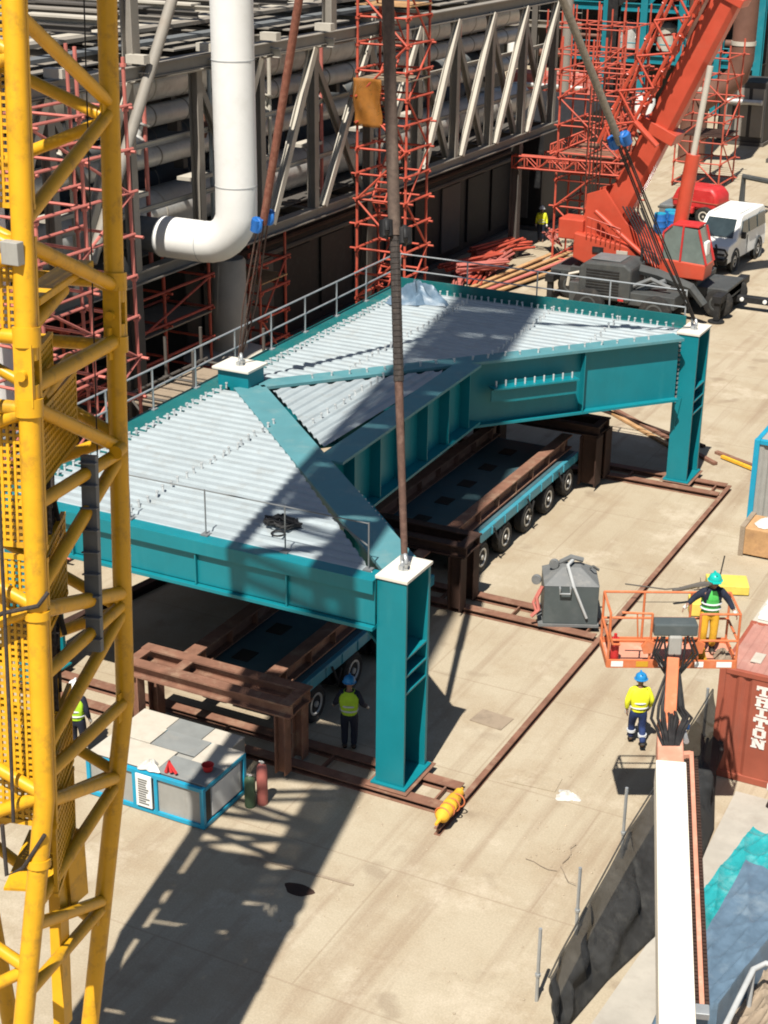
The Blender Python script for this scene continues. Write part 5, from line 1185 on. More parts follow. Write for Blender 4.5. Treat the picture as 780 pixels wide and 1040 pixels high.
# ------------------------------------------------------------------ boom lift with basket
bx, by, bz = -7.25, 25.86, 4.22
brz = math.atan2(.459, .889)
def boom_lift():
    t = thing('boom_lift', 'white and orange boom lift rising from the bottom edge, worker in its basket', 'boom lift', (bx, by, 0), brz)
    W_, D_ = 1.18, .46                     # basket half width, half depth; local -Y faces the camera
    bk = MB(); bk.box((-W_, -D_, bz), (W_, D_, bz + .04)); f = bk.build('basket_floor', 'liftpink', t, local=True)
    m = MB(); m.box((-W_, -D_ - .03, bz + .0), (W_, -D_, bz + .17)); m.box((-W_, D_, bz), (W_, D_ + .03, bz + .15)); m.box((-W_ - .03, -D_, bz), (-W_, D_, bz + .15)); m.box((W_, -D_, bz), (W_ + .03, D_, bz + .15)); m.build('toe_board', 'liftorange', t, local=True, bevel=.006)
    for x0, x1, mt in ((-1.12, -.9, 'white'), (-.66, -.44, 'amberlight'), (-.25, -.1, 'white'), (.42, .58, 'white'), (.82, 1.1, 'white')):
        MB().box((x0, -D_ - .036, bz + .03), (x1, -D_ - .03, bz + .14)).build('reflective_sticker', mt, t, local=True)
    posts = [(-W_, -D_), (-.42, -D_), (.46, -D_), (W_, -D_), (W_, D_), (.46, D_), (-.42, D_), (-W_, D_)]
    for x, y in posts: MB().tube((x, y, bz), (x, y, bz + 1.1), .024, 8).build('basket_post', 'liftorange', t, local=True, smooth=True)
    for zz in (1.1, .56):
        for (x0, y0), (x1, y1) in ((posts[2], posts[3]), (posts[3], posts[4]), (posts[4], posts[7]), (posts[7], posts[0])) + ((((posts[0], posts[2])),) if zz < 1 else ()):
            MB().tube((x0, y0, bz + zz), (x1, y1, bz + zz), .024, 8).build('basket_rail', 'liftorange', t, local=True, smooth=True)
    m = MB(); m.path([(-W_, -D_, bz + 1.1), (-W_, -D_ - .04, bz + .7), (-W_ + .06, -D_ - .05, bz + .5), (-W_ + .2, -D_ - .02, bz + .48)], .024, 8); m.build('gate_bar', 'liftorange', t, local=True, smooth=True)
    m = MB(); m.tube((-.98, -D_, bz + 1.12), (-.42, -D_, bz + 1.1), .022, 8); m.tube((-.7, -D_, bz + 1.1), (-.66, -D_, bz + .62), .015, 8); m.build('drop_bar', 'liftorange', t, local=True)
    m = MB(); m.box((-.40, -D_ - .16, bz + .72), (.40, -D_ + .18, bz + .96)); c = m.build('control_console', 'hoppergrey', t, local=True, bevel=.03)
    m = MB(); m.box((-.12, -D_ - .22, bz + .36), (.12, -D_ - .06, bz + .74)); m.build('rotator', 'panelgrey', t, local=True, bevel=.03)
    rnd = random.Random(4)
    for k in range(9):
        m = MB(); x = rnd.uniform(-.36, .36); m.path([(x, -D_ - .12, bz + .7), (x * 1.2 + rnd.uniform(-.1, .1), -D_ - .2, bz + .4), (x * .8, -D_ - .22, bz + .15), (x * .3, -D_ - .18, bz - .1)], .022, 6); m.build('hydraulic_hose', 'black', t, local=True)
    for s in (-1, 1):
        m = MB(); m.extrude([(0, 0), (.16, .02), (.20, .22), (.05, .30), (-.05, .15)], (s * .46 - .08, -D_ - .06, bz + .30), (1, 0, 0), (0, 0, 1), (0, .08, 0)); m.build('mount_bracket', 'liftorange', t, local=True, bevel=.01)
    m = MB(); m.tube((-W_ + .13, -D_ + .1, bz + .06), (-W_ + .13, -D_ + .1, bz + .55), .08, 12); m.tube((-W_ + .13, -D_ + .1, bz + .55), (-W_ + .13, -D_ + .1, bz + .64), .03, 8); m.build('fire_extinguisher', 'redpaint', t, local=True, smooth=True)
    # jib
    tip = V((-.12, -1.32, 3.42)); j1 = V((-.02, -D_ - .18, bz + .30))
    MB().beam(tip, j1, .22, .24).build('jib', 'liftorange', t, local=True, bevel=.015)
    # boom sections towards the base
    base = V((-1.45, -10.6, 2.35)); d = (base - tip).normalized()
    a = tip + d * .45
    MB().beam(a - d * .1, a + d * .9, .46, .42).build('boom_nose', 'liftpink', t, local=True, bevel=.04)
    MB().beam(a + d * .8, base, .52, .5).build('main_boom', 'liftwhite', t, local=True, bevel=.02)
    s_, u_ = frame(d)[1:]; s_ = s_ if s_.x > 0 else -s_
    o = s_ * .38
    m = MB(); m.beam(a + o + d * .2, a + o + d * 6.2, .075, .08); m.beam(a + o * .5 + d * .3, a + o + d * .25, .12, .10); m.build('tray_rail', 'liftpink', t, local=True, bevel=.01)
    for q in (-.075, .075):
        m = MB(); m.beam(a + o + s_ * q + d * .45, a + o + s_ * q + d * 6.2, .03, .06)
        for k in range(74): c_ = a + o + s_ * q + d * (.45 + k * .078); m.beam(c_, c_ + d * .05, .062, .13)
        m.build('cable_chain', 'rust_dark', t, local=True)
    m = MB(); m.beam(a + o + d * 6.2, a + o + d * 6.4, .2, .12); m.build('chain_bracket', 'galv_rail', t, local=True, bevel=.01); m = MB(); m.beam(a + o + d * 6.65, a + o + d * 6.8, .24, .12); m.build('chain_bracket', 'galv_rail', t, local=True, bevel=.01)
    m = MB(); m.lathe([(.07, 0), (.07, .06), (.05, .08)], a + o + d * 6.95 + u_ * .02, (0, 0, 1), 12); m.build('chain_cap', 'redpaint', t, local=True)
    for k in range(16):
        rx = rnd.uniform(-.24, .24); m = MB()
        m.path([j1 + V((rx * .5, -.1, -.25)), tip + V((rx * 1.2, .25, .25 + rnd.uniform(0, .15))), tip + V((rx * 1.6, -.05, .22 + rnd.uniform(0, .1))), a + V((rx, .05, .24)), a + d * .35 + V((rx * .6, 0, .2))], .028, 6); m.build('hydraulic_hose', 'black', t, local=True, smooth=True)
    m = MB(); m.lathe([(.16, -.2), (.16, .2)], tip, (1, 0, 0), 16); m.box(tip + V((-.2, -.35, -.12)), tip + V((-.14, .12, .14))); m.box(tip + V((.14, -.35, -.12)), tip + V((.2, .12, .14))); m.build('jib_knuckle', 'liftpink', t, local=True, bevel=.01)
    m = MB(); m.tube(tip + V((.24, -.1, .05)), tip + V((.2, -.6, .1)), .05, 10); m.build('jib_cylinder', 'galv_rail', t, local=True, smooth=True)
    MB().box(tip + V((.27, .0, -.02)), tip + V((.38, .22, .1))).build('blue_cap', 'bluepaint', t, local=True, bevel=.02)
    # carrier
    m = MB(); m.box((base.x - 1.1, base.y - 2.6, .45), (base.x + 1.1, base.y + 1.4, 1.0)); m.build('chassis', 'liftorange', t, local=True, bevel=.05)
    m = MB(); m.box((base.x - .9, base.y - 1.8, 1.0), (base.x + .9, base.y + .6, 2.1)); m.build('turntable', 'liftwhite', t, local=True, bevel=.08)
    for x in (-1.15, 1.15):
        for y in (-2.1, .9): wheel(t, (base.x + x, base.y + y, .5), (1 if x > 0 else -1, 0, 0), .5, .36)
boom_lift()
def at_b(x, y, z=0): 
    c, s = math.cos(brz), math.sin(brz); return (bx + x * c - y * s, by + x * s + y * c, z)
person('worker in the orange basket wearing a green helmet and green vest', at_b(.74, .08, bz + .04), brz, 'vestgreen', 'helmetgreen', trousers='yellowcloth', sleeves='navydark', lean=-.10, look=1,
       arms=(((.33, -.12, 1.20), (.42, -.26, 1.04)), ((-.36, -.08, 1.24), (-.50, -.16, 1.12)))).scale = (.94, .94, .94)
m = MB(); m.tube(at_b(.95, .25, bz + 1.95), at_b(.80, .12, bz + 1.0), .014, 6); tag(m.build('harness_lanyard', 'black'), 'thin black lanyard standing up beside the green-helmeted worker', 'lanyard')
m = MB(); m.box((-.0, -.0, 0), (.3, .3, .01))
for k, (x, mt) in enumerate(((.55, 'yellowcloth'), (.98, 'cardboard'))):
    o = lumpy(at_b(x, -.22, bz + .04), .16, .12, .28 if k == 0 else .2, 30 + k, wr=.3).build('tool_bag', mt, smooth=True)
    tag(o, ('yellow tool bag on the basket floor beside the worker', 'brown rag heap on the basket floor right of the worker')[k], ('bag', 'rag')[k])
person('worker in yellow vest and navy trousers walking away on open sand, blue helmet', (-8.75, 29.35, 0), R(207), 'vestyellow', 'helmetblue', trousers='navy', sleeves='vestyellow', stride=.34, bands=True,
       arms=(((.27, .06, 1.16), (.26, .0, .92)), ((-.27, .04, 1.16), (-.25, -.10, .94))))
person('worker in lime vest and white gloves standing in the shade under the front girder', (-14.22, 25.95 + .3, 0), R(200), 'vestlime', 'helmetblue', trousers='navydark', sleeves='navydark', arms=(((.29, .02, 1.16), (.36, -.18, 1.02)), ((-.29, .02, 1.16), (-.35, -.18, 1.0))))
person('worker in lime vest partly hidden behind the yellow lattice boom', (-19.25, 23.3, 0), R(195), 'vestlime', 'helmetwhite', trousers='navydark', sleeves='navydark')
person('distant worker in yellow vest and white helmet beside the timber and red tubes', (-29.2, 74.2, 0), R(20), 'vestyellow', 'helmetwhite', trousers='navydark', sleeves='vestyellow')
person('distant worker in dark overalls and green vest standing left of the red crane', (-23.6, 65.3, 0), R(-40), 'vestgreen', 'helmetblue', trousers='navydark', sleeves='navydark')

# ------------------------------------------------------------------ red shipping container with vertical lettering
def container():
    x0, y0, L, D, h = -7.0, 29.0, 6.06, 2.44, 2.59
    t = thing('shipping_container', 'faded red shipping container with white vertical lettering on its front', 'container', (x0, y0, 0))
    m = MB(); e = .14
    for x in (x0, x0 + L - e):
        for y in (y0, y0 + D - e): m.box((x, y, .0), (x + e, y + e, h))
    for y in (y0 + .01, y0 + D - .11): m.box((x0 + e, y, h - .13), (x0 + L - e, y + .1, h - .01)); m.box((x0 + e, y, .0), (x0 + L - e, y + .1, .16))
    for x in (x0 + .01, x0 + L - .11): m.box((x, y0 + e, h - .12), (x + .1, y0 + D - e, h - .01)); m.box((x, y0 + e, .0), (x + .1, y0 + D - e, .16))
    m.build('frame', 'contred', t, bevel=.012)
    # corrugated front with a flat logo field
    xs = []; x = x0 + e
    while x < x0 + L - e:
        if x0 + .62 < x < x0 + 1.42: xs += [(x, .03)]; x += .1; continue
        xs += [(x, .03), (x + .07, .03), (x + .14, .075), (x + .21, .075)]; x += .28
    xs.append((x0 + L - e, .03))
    for yb, sg in ((y0, 1), (y0 + D, -1)):
        vs = []; fs = []
        for i, (x, o) in enumerate(xs):
            vs += [(x, yb + sg * o, .16), (x, yb + sg * o, h - .13)]
            if i: k = 2 * i; fs.append((k - 2, k, k + 1, k - 1))
        MB().add(vs, fs).build('side_wall', 'contred', t, solid=.004)
    for xb, sg in ((x0, 1), (x0 + L, -1)):
        vs = []; fs = []; y = y0 + e; i = 0; pts = []
        while y < y0 + D - e - .2: pts += [(y, .03), (y + .07, .03), (y + .14, .075), (y + .21, .075)]; y += .28
        pts.append((y0 + D - e, .03))
        for i, (y, o) in enumerate(pts):
            vs += [(xb + sg * o, y, .16), (xb + sg * o, y, h - .12)]
            if i: k = 2 * i; fs.append((k - 2, k, k + 1, k - 1))
        MB().add(vs, fs).build('end_wall', 'contred', t, solid=.004)
    vs, fs = [], []; x = x0 + .06; i = 0
    while x < x0 + L - .06:
        for dx, z in ((0, .0), (.10, .0), (.14, -.02), (.24, -.02)):
            vs += [(x + dx, y0 + .06, h - .012 + z), (x + dx, y0 + D - .06, h - .012 + z)]
            if i: k = 2 * i; fs.append((k - 2, k, k + 1, k - 1))
            i += 1
        x += .28
    MB().add(vs, fs).build('roof', 'controof', t, solid=.004)
    MB().box((x0 + .5, y0 + .5, h + .0), (x0 + .72, y0 + .95, h + .015)).build('roof_patch', 'cream', t)
    m = MB(); m.tube((x0 + 1.05, y0 + .55, h + .05), (x0 + 1.75, y0 + 1.75, h + .06), .035, 8); tag(m.build('loose_pipe', 'rust_dark'), 'short dark pipe lying across the faded red container roof', 'pipe')
    # slab letters stacked downwards: strokes as polygons in a 1 x 1 cell
    G = {'T': [(0, .72, 1, 1), (.36, 0, .64, .72), (.22, 0, .78, .16), (0, .56, .18, .72), (.82, .56, 1, .72)],
         'R': [(.08, 0, .36, 1), (.36, .8, .86, 1), (.66, .5, .9, .84), (.36, .42, .84, .58), (.62, 0, .92, .42), (0, 0, .42, .14), (.56, 0, 1, .14), (0, .86, .3, 1)],
         'I': [(.36, 0, .64, 1), (.12, 0, .88, .18), (.12, .82, .88, 1)],
         'O': [(.06, .14, .34, .86), (.66, .14, .94, .86), (.2, 0, .8, .22), (.2, .78, .8, 1)],
         'N': [(.08, 0, .34, 1), (.66, 0, .92, 1), (0, 0, .42, .14), (.58, .86, 1, 1), (0, .86, .3, 1)]}
    lw, lh = .31, .215; lx = x0 + .80; z = h - .26
    for ch in 'TRITON':
        m = MB()
        for i, (a, b_, c, d_) in enumerate(G[ch]): o = .0012 * i; m.box((lx + a * lw, y0 + .018 - o, z - lh + b_ * lh), (lx + c * lw, y0 + .030, z - lh + d_ * lh))
        if ch == 'N': m.add([(lx + .1 * lw, y0 + .010, z), (lx + .38 * lw, y0 + .010, z), (lx + .9 * lw, y0 + .010, z - lh), (lx + .62 * lw, y0 + .010, z - lh)] + [(lx + q * lw, y0 + .0295, zz) for q, zz in ((.1, z), (.38, z), (.9, z - lh), (.62, z - lh))], [(3, 2, 1, 0), (4, 5, 6, 7), (0, 1, 5, 4), (1, 2, 6, 5), (2, 3, 7, 6), (3, 0, 4, 7)])
        m.build('letter', 'letterwhite', t)
        z -= lh + .03
container()
# things by the container
m = MB()
for k in range(9):
    m.box((-6.9 + .02 * (k % 3), 31.7 + k * .19, 2.62 + .01 * (k % 2)), (-4.6, 31.86 + k * .19, 2.68 + .01 * (k % 2)))
m.box((-6.9, 31.6, 2.56), (-4.6, 33.5, 2.615))
tag(m.build('roofing_sheet', 'white', bevel=.008), 'white ribbed roofing panel lying at the back of the red container roof', 'panel')
m = MB(); m.box((-7.0, 31.5, .0), (-4.4, 33.4, 2.55)); tag(m.build('stores_cabin', 'cream', bevel=.02), 'pale cabin wall just visible behind the red container under the white panel', 'cabin')
t = thing('foam_block', 'white soft-edged block in front of the red container at the right edge', 'block', (-5.3, 28.4, 0))
MB().box((-5.55, 27.9, .62), (-3.9, 28.75, .80)).build('slab', 'white', t, bevel=.05)
MB().box((-5.4, 28.0, .012), (-4.1, 28.7, .62)).build('stand', 'panelgrey', t, bevel=.02)
m = MB(); m.box((-9.9, 37.3, .0), (-8.2, 38.5, .35)); m.box((-10.3, 36.5, .0), (-9.2, 37.2, .3))
o = MB(); o.beam((-9.75, 38.0, .15), (-8.75, 38.4, .15), .75, .25); tag(o.build('yellow_crate', 'yellow_pale', bevel=.02), 'pale yellow flat crate on the ground behind the worker in the basket', 'crate')
o = MB(); o.beam((-9.75, 36.4, .2), (-9.15, 36.65, .2), .6, .35); tag(o.build('yellow_crate', 'yellow_pale', bevel=.02), 'smaller pale yellow crate left of the worker in the basket', 'crate')
t = thing('site_container', 'blue-framed grey container cut off by the right edge of the picture', 'container', (-10.05, 43.0, 0))
m = MB()
for x in (-10.05, -4.2):
    for y in (43.0, 45.2): m.box((x, y, 0), (x + .16, y + .16, 2.6))
for y in (43.0, 45.2):
    for z in (0, 2.46): m.box((-9.89, y + .01, z), (-4.2, y + .15, z + .14))
for x in (-10.04, -4.19):
    for z in (.005, 2.465): m.box((x, 43.16, z), (x + .14, 45.2, z + .13))
m.build('frame', 'blueframe', t, bevel=.015)
m = MB(); x = -9.89; vs, fs = [], []; i = 0
while x < -4.3:
    for dx, o_ in ((0, 0), (.1, 0), (.16, .05), (.26, .05)):
        vs += [(x + dx, 43.06 + o_, .14), (x + dx, 43.06 + o_, 2.46)]
        if i: fs.append((2 * i - 2, 2 * i, 2 * i + 1, 2 * i - 1))
        i += 1
    x += .32
m.add(vs, fs).build('wall_panel', 'panelgrey', t, solid=.005)
MB().box((-9.98, 43.16, .14), (-9.93, 45.2, 2.46)).build('end_panel', 'panelgrey', t)
MB().box((-9.9, 43.14, 2.5), (-4.2, 45.2, 2.56)).build('roof', 'panelgrey', t)
t = thing('wooden_crate', 'tan crate with a rag on its lid in front of the blue-framed container', 'crate', (-9.2, 41.0, 0))
MB().box((-9.6, 40.6, .05), (-7.6, 41.7, .85)).build('box', 'timber', t, bevel=.03)
for x in (-9.62, -8.6): MB().box((x, 40.56, .0), (x + .14, 41.74, .90)).build('batten', 'cardboard', t, bevel=.01)
tag(lumpy((-8.8, 41.1, .86), .5, .35, .2, 44, wr=.5).build('rag_heap', 'plastic_sheet', smooth=True), 'crumpled pale rag lying on the tan crate at the right edge', 'rag')

# ------------------------------------------------------------------ black mesh fence
def fence():
    t = thing('mesh_fence', 'sagging black mesh fence on thin posts running beside the white boom', 'fence', (-7.2, 24, 0))
    top = [(-7.05, 19.9, 1.12), (-7.1, 20.6, 1.15), (-7.2, 22.2, 1.1), (-7.27, 24.4, 1.25), (-7.3, 26.4, 1.25), (-7.27, 28.2, 1.5), (-7.2, 29.5, 1.75)]
    bot = [(-6.8, 19.5, .0), (-6.78, 20.2, .0), (-6.6, 21.6, .0), (-6.25, 23.2, .02), (-6.15, 25.2, .02), (-6.3, 27.0, .02), (-6.75, 28.6, .02)]
    def cur(pts, u):
        k = u * (len(pts) - 1); i = min(int(k), len(pts) - 2); f = k - i; f = f * f * (3 - 2 * f); return lerp(pts[i], pts[i + 1], f)
    def fn(u, v):
        a, b_ = cur(top, u), cur(bot, u); k = v; p = lerp(a, b_, k)
        w = math.sin(math.pi * min(1, k * 1.05)); n = V((1, .15, .2)).normalized()
        p += n * (w * (.13 * math.sin(u * 31 + 3 * k) + .07 * math.sin(u * 67 - 5 * k) + .05 * math.sin(u * 19 + k * 11)))
        p += V((0, 0, -.06 * math.sin(u * 6 * math.pi) ** 2 * (1 - k)))
        p.z = max(.01, p.z); return p
    MB().grid(fn, 110, 22).build('mesh_screen', 'netting', t, smooth=True, solid=.012)
    m = MB(); m.path([V(p) + V((-.02, 0, .0)) for p in top], .018, 6); m.build('top_wire', 'netting', t, smooth=True)
    for x, y, h in ((-7.5, 20.55, 1.5), (-7.55, 22.55, 1.45), (-7.62, 25.2, 1.6), (-7.5, 27.4, 1.5), (-7.3, 29.4, 1.8)):
        m = MB(); m.tube((x, y, 0), (x, y, h), .032, 8); m.tube((x, y, h * .35), (x, y, h * .35 + .05), .05, 8); m.build('post', 'galv_rail', t, smooth=True)
fence()
# ------------------------------------------------------------------ tarpaulins at bottom right
def tarp(name, corners, z, mat, label, drop, seed, nu=60, nv=44, amp=.05):
    rnd = random.Random(seed); ph = [rnd.uniform(0, 6) for _ in range(6)]
    a, b_, c, d = [V((x, y, 0)) for x, y in corners]
    def fn(u, v):
        U, Vv = (u * 1.24 - .12), (v * 1.24 - .12)
        cu, cv = min(1, max(0, U)), min(1, max(0, Vv))
        p = lerp(lerp(a, b_, cu), lerp(d, c, cu), cv)
        e = max(abs(U - cu), abs(Vv - cv)) / .12
        p += V((math.sin(U * 6 + ph[0]) * .03 * e, math.sin(Vv * 5 + ph[1]) * .03 * e, 0)) + (p - (a + b_ + c + d) / 4).normalized() * (.10 * e)
        fold = lambda q: 1 - abs(2 * (q % 1) - 1)                       # creases: sharp ridge lines crossing the sheet
        zz = z + amp * (.8 * math.sin(U * 3.1 + Vv * 2 + ph[2]) + .9 * fold(U * 1.7 + Vv * 2.3 + ph[3]) ** 3 + .6 * fold(Vv * 4.2 - U * .8 + ph[4]) ** 6 + .5 * fold(U * 3.3 - Vv * 1.9 + ph[5]) ** 5)
        return (p.x, p.y, max(.03, zz - e * drop))
    o = MB().grid(fn, nu * 2, nv * 2).build(name, mat, smooth=True, solid=.008); return tag(o, label, 'tarpaulin')
tarp('tarpaulin', [(-5.62, 23.2), (-4.9, 22.9), (-4.2, 25.6), (-5.35, 26.1)], .95, 'tarpteal', 'shiny teal tarpaulin draped over a heap right of the white boom', .8, 3, amp=.065)
tarp('tarpaulin', [(-5.15, 19.9), (-4.45, 20.6), (-3.9, 24.6), (-5.1, 24.6)], 1.12, 'tarpblue', 'dull blue-grey tarpaulin lying in long creases over the teal one', .7, 8, amp=.05)
m = MB(); m.prism([(-5.5, 23.3), (-4.6, 22.9), (-4.3, 25.3), (-5.3, 25.8)], .013, .70); tag(m.build('pallet_stack', 'cardboard', bevel=.04), 'stack of goods hidden beneath the shiny teal tarpaulin', 'pallet')
m = MB(); m.prism([(-5.0, 20.2), (-4.5, 20.7), (-4.0, 24.4), (-5.0, 24.4)], .013, 1.0); tag(m.build('pallet_stack', 'timber', bevel=.04), 'stack of goods hidden beneath the long blue-grey tarpaulin', 'pallet')
tarp('packing_sheet', [(-4.5, 20.2), (-3.6, 20.9), (-3.5, 23.0), (-4.1, 23.2)], .55, 'cardboard', 'crumpled brown packing sheet right of the blue-grey tarpaulin', .45, 14, amp=.09)['category'] = 'sheet'
m = MB(); m.path([(-4.35, 19.4, .1), (-4.2, 20.0, 1.1), (-4.14, 21.5, 1.25), (-4.0, 21.75, 1.25), (-3.2, 21.9, 1.25)], .05, 10); m.path([(-4.2, 20.1, .9), (-3.8, 20.3, .7), (-3.2, 20.5, .7)], .045, 10)
m.tube((-4.14, 21.5, 1.25), (-4.14, 21.5, .012), .045, 10)
tag(m.build('pipe_railing', 'greypvc', smooth=True), 'bent grey pipe railing in the bottom right corner', 'railing')
t = thing('metal_trolley', 'pale metal tray inside the bent pipe railing in the bottom right corner', 'tray', (-3.6, 20.6, 0))
MB().box((-4.0, 20.4, .35), (-2.9, 21.6, .42)).build('tray', 'cream', t, bevel=.01); m = MB()
for x in (-3.95, -3.0):
    for y in (20.45, 21.5): m.box((x, y, .012), (x + .06, y + .06, .35))
m.build('leg_frame', 'cream', t)
m = MB(); m.path([(-5.28, 19.6, .5), (-5.25, 20.5, .75), (-5.3, 21.3, .9)], [.10, .12, .06], 10); tag(m.build('foam_roll', 'tarpblue', smooth=True), 'pale rolled sheet standing against the lower end of the blue-grey tarpaulin', 'roll')

# ------------------------------------------------------------------ litter on the sand
tag(lumpy((-9.35, 26.75, .0), .25, .2, .08, 51, wr=.4).build('plastic_bag', 'plastic_sheet', smooth=True), 'crumpled clear plastic sheet lying on open sand left of the mesh fence', 'plastic sheet')
rnd = random.Random(77); m = MB()
for k in range(260):
    c = rnd.choice(((-9.6, 28.2, 1.2), (-10.0, 39.6, 1.3), (-8.7, 24.6, .9), (-10.5, 33, 6), (-9, 24, 5), (-12, 22, 5), (-9.5, 42, 4)))
    x, y = rnd.gauss(c[0], c[2] * .5), rnd.gauss(c[1], c[2] * .5); r = rnd.uniform(.010, .032)
    m.lathe([(r * .5, -.3 * r), (r, .2 * r), (r * .7, .7 * r), (r * .2, .9 * r)], (x, y, 0), (rnd.uniform(-.4, .4), rnd.uniform(-.4, .4), 1), 5)
tag(m.build('gravel', 'stone'), 'scattered small stones on the sand', 'stones', kind='stuff')
for k, (x, y, n) in enumerate(((-8.6, 24.4, 3), (-9.9, 37.8, 4), (-6.2, 31.0, 3), (-7.8, 34.6, 4))):
    m = MB()
    for i in range(n):
        a = rnd.uniform(0, 6.28); p = V((x + rnd.uniform(-.3, .3), y + rnd.uniform(-.3, .3), .03)); pts = [p]
        for j in range(4): a += rnd.uniform(-.8, .8); p = p + V((math.cos(a) * .18, math.sin(a) * .18, rnd.uniform(-.01, .03))); p.z = max(.015, p.z); pts.append(p.copy())
        m.path(pts, .007, 5)
    tag(m.build('wire_tangle', 'rust_dark' if k else 'cardboard'), ('pale tangle of wire on the sand left of the mesh fence', 'dark tangle of wire on the sand near the long rail', 'wire tangle on the sand below the basket', 'wire tangle on the sand under the basket centre')[k], 'wire')
m = MB(); m.path([(-11.3, 35.8, .7), (-10.4, 36.4, .5), (-9.4, 36.9, .62)], .018, 6); m.path([(-10.2, 36.4, .5), (-9.6, 36.9, .62), (-9.2, 37.1, .66)], [.05, .07, .05], 8)
tag(m.build('stretched_hose', 'taupe_dark'), 'thin dark hose stretched from the grey skip towards the basket', 'hose')
for k, (x, y, w_, d_, rz_) in enumerate(((-10.2, 27.0, 1.1, .55, .1), (-12.0, 28.9, .8, .6, -.1), (-12.9, 21.9, 2.2, .06, .05))):
    m = MB(); c, s = math.cos(rz_), math.sin(rz_)
    m.prism([(x + a * w_ * c - b_ * d_ * s, y + a * w_ * s + b_ * d_ * c) for a, b_ in ((-.5, -.5), (.5, -.5), (.5, .5), (-.5, .5))], .004, .02)
    tag(m.build('steel_plate', ('ground', 'cardboard', 'cardboard')[k]), ('thin flat sand-covered plate on the sand right of the front leg', 'brown board lying flat near the shadow of the front leg', 'narrow board lying flat on the sand in the foreground')[k], 'plate')
m = MB(); m.prism([(-12.65 + .3 * math.cos(a) * (1 + .2 * math.sin(3 * a)), 21.35 + .18 * math.sin(a)) for a in [i * .35 for i in range(18)]], .003, .008); o = m.build('oil_stain', 'rust_dark'); o['kind'] = 'structure'

# ------------------------------------------------------------------ background plant beyond the rack
def frame_building(label, x0, x1, y0, y1, h, nx, nz, mcol, mbeam, mwall, name='process_building', seed=1, group=None):
    rnd = random.Random(seed); t = thing(name, label, 'plant building', ((x0 + x1) / 2, y0, 0), group=group)
    MB().box((x0, y0 + 2.5, 0), (x1, y1, h - .2)).build('wall', mwall, t)
    for i in range(nx + 1):
        x = x0 + (x1 - x0) * i / nx; MB().ibeam((x, y0, 0), (x, y0, h), .55, .55, .06, .05, up=(0, 1, 0)).build('column', mcol, t)
    for k in range(1, nz + 1):
        z = h * k / nz; MB().ibeam((x0, y0 - .02, z), (x1, y0 - .02, z), .4, .6, .06, .05).build('floor_beam', mbeam, t)
        MB().box((x0, y0 + .3, z - .1), (x1, y0 + 2.5, z + .0)).build('floor_plate', mwall, t)
        MB().tube((x0, y0 + .1, z + 1.1), (x1, y0 + .1, z + 1.1), .05, 6).build('handrail', mbeam, t)
    for i in range(nx):
        for k in range(nz):
            xa = x0 + (x1 - x0) * i / nx; xb = x0 + (x1 - x0) * (i + 1) / nx; za = h * k / nz; zb = h * (k + 1) / nz; q = rnd.random()
            if q < .3: MB().beam((xa, y0 + .4, za), (xb, y0 + .4, zb), .25, .25).build('brace', mbeam, t)
            elif q < .6: MB().lathe([(.2, 0), (.8, .3), (.8, 2.0), (.2, 2.4)], ((xa + xb) / 2, y0 + 1.3, za + .3), (0, 0, 1), 14).build('vessel', rnd.choice(('silver', 'midgrey', 'white', 'taupe_light')), t, smooth=True)
            if rnd.random() < .7: MB().tube((xa, y0 + .9, za + 1.4), (xb, y0 + .9, za + 1.4), rnd.uniform(.15, .35), 12).build('pipe', rnd.choice(('silver', 'taupe', 'midgrey', 'brownpipe')), t, smooth=True)
    return t
frame_building('teal steel frame building far behind the red crane', -46, -31, 121, 128, 15, 5, 4, 'tealsteel', 'tealsteel', 'cladding', seed=3)
frame_building('dark plant building along the far side of the yard at the right', -31.5, 8, 148, 156, 22, 8, 5, 'taupe_dark', 'taupe', 'cladding', seed=4)
frame_building('dark brown plant building far behind the end of the pipe rack', -95, -47, 140, 150, 24, 10, 6, 'taupe_dark', 'taupe', 'cladding', seed=5)
frame_building('grey steel plant block rising behind the left part of the pipe rack', -75, -46, 96, 108, 26, 8, 6, 'taupe', 'taupe_dark', 'cladding', seed=6)
frame_building('pale grey plant block at the far left behind the rack roof', -72, -44, 70, 78, 24, 8, 6, 'taupe_light', 'taupe', 'midgrey', seed=7)
def duct(label, pts, r, mat, band):
    t = thing('brown_duct', label, 'duct', V(pts[-1])); MB().path(pts, r, 20).build('duct', mat, t, smooth=True)
    m = MB(); p, q = V(pts[0]), V(pts[1]); d = (q - p).normalized(); c = lerp(p, q, band); m.tube(c, c + d * .25, r + .04, 20); m.build('band', 'cream', t, smooth=True)
duct('large brown duct dropping and bending left at the upper right corner', [(-26.6, 100, 22), (-26.6, 100, 6.6), (-26.8, 100, 5.6), (-27.5, 100, 4.9), (-28.3, 100, 4.4), (-29.0, 100, 3.9)], .72, 'brownpipe', .93)
duct('shorter brown duct standing beside the bent one, right of the crane boom', [(-29.4, 100.2, 16), (-29.4, 100.2, 2.0), (-29.4, 100.2, 0)], .85, 'brownpipe', .80)
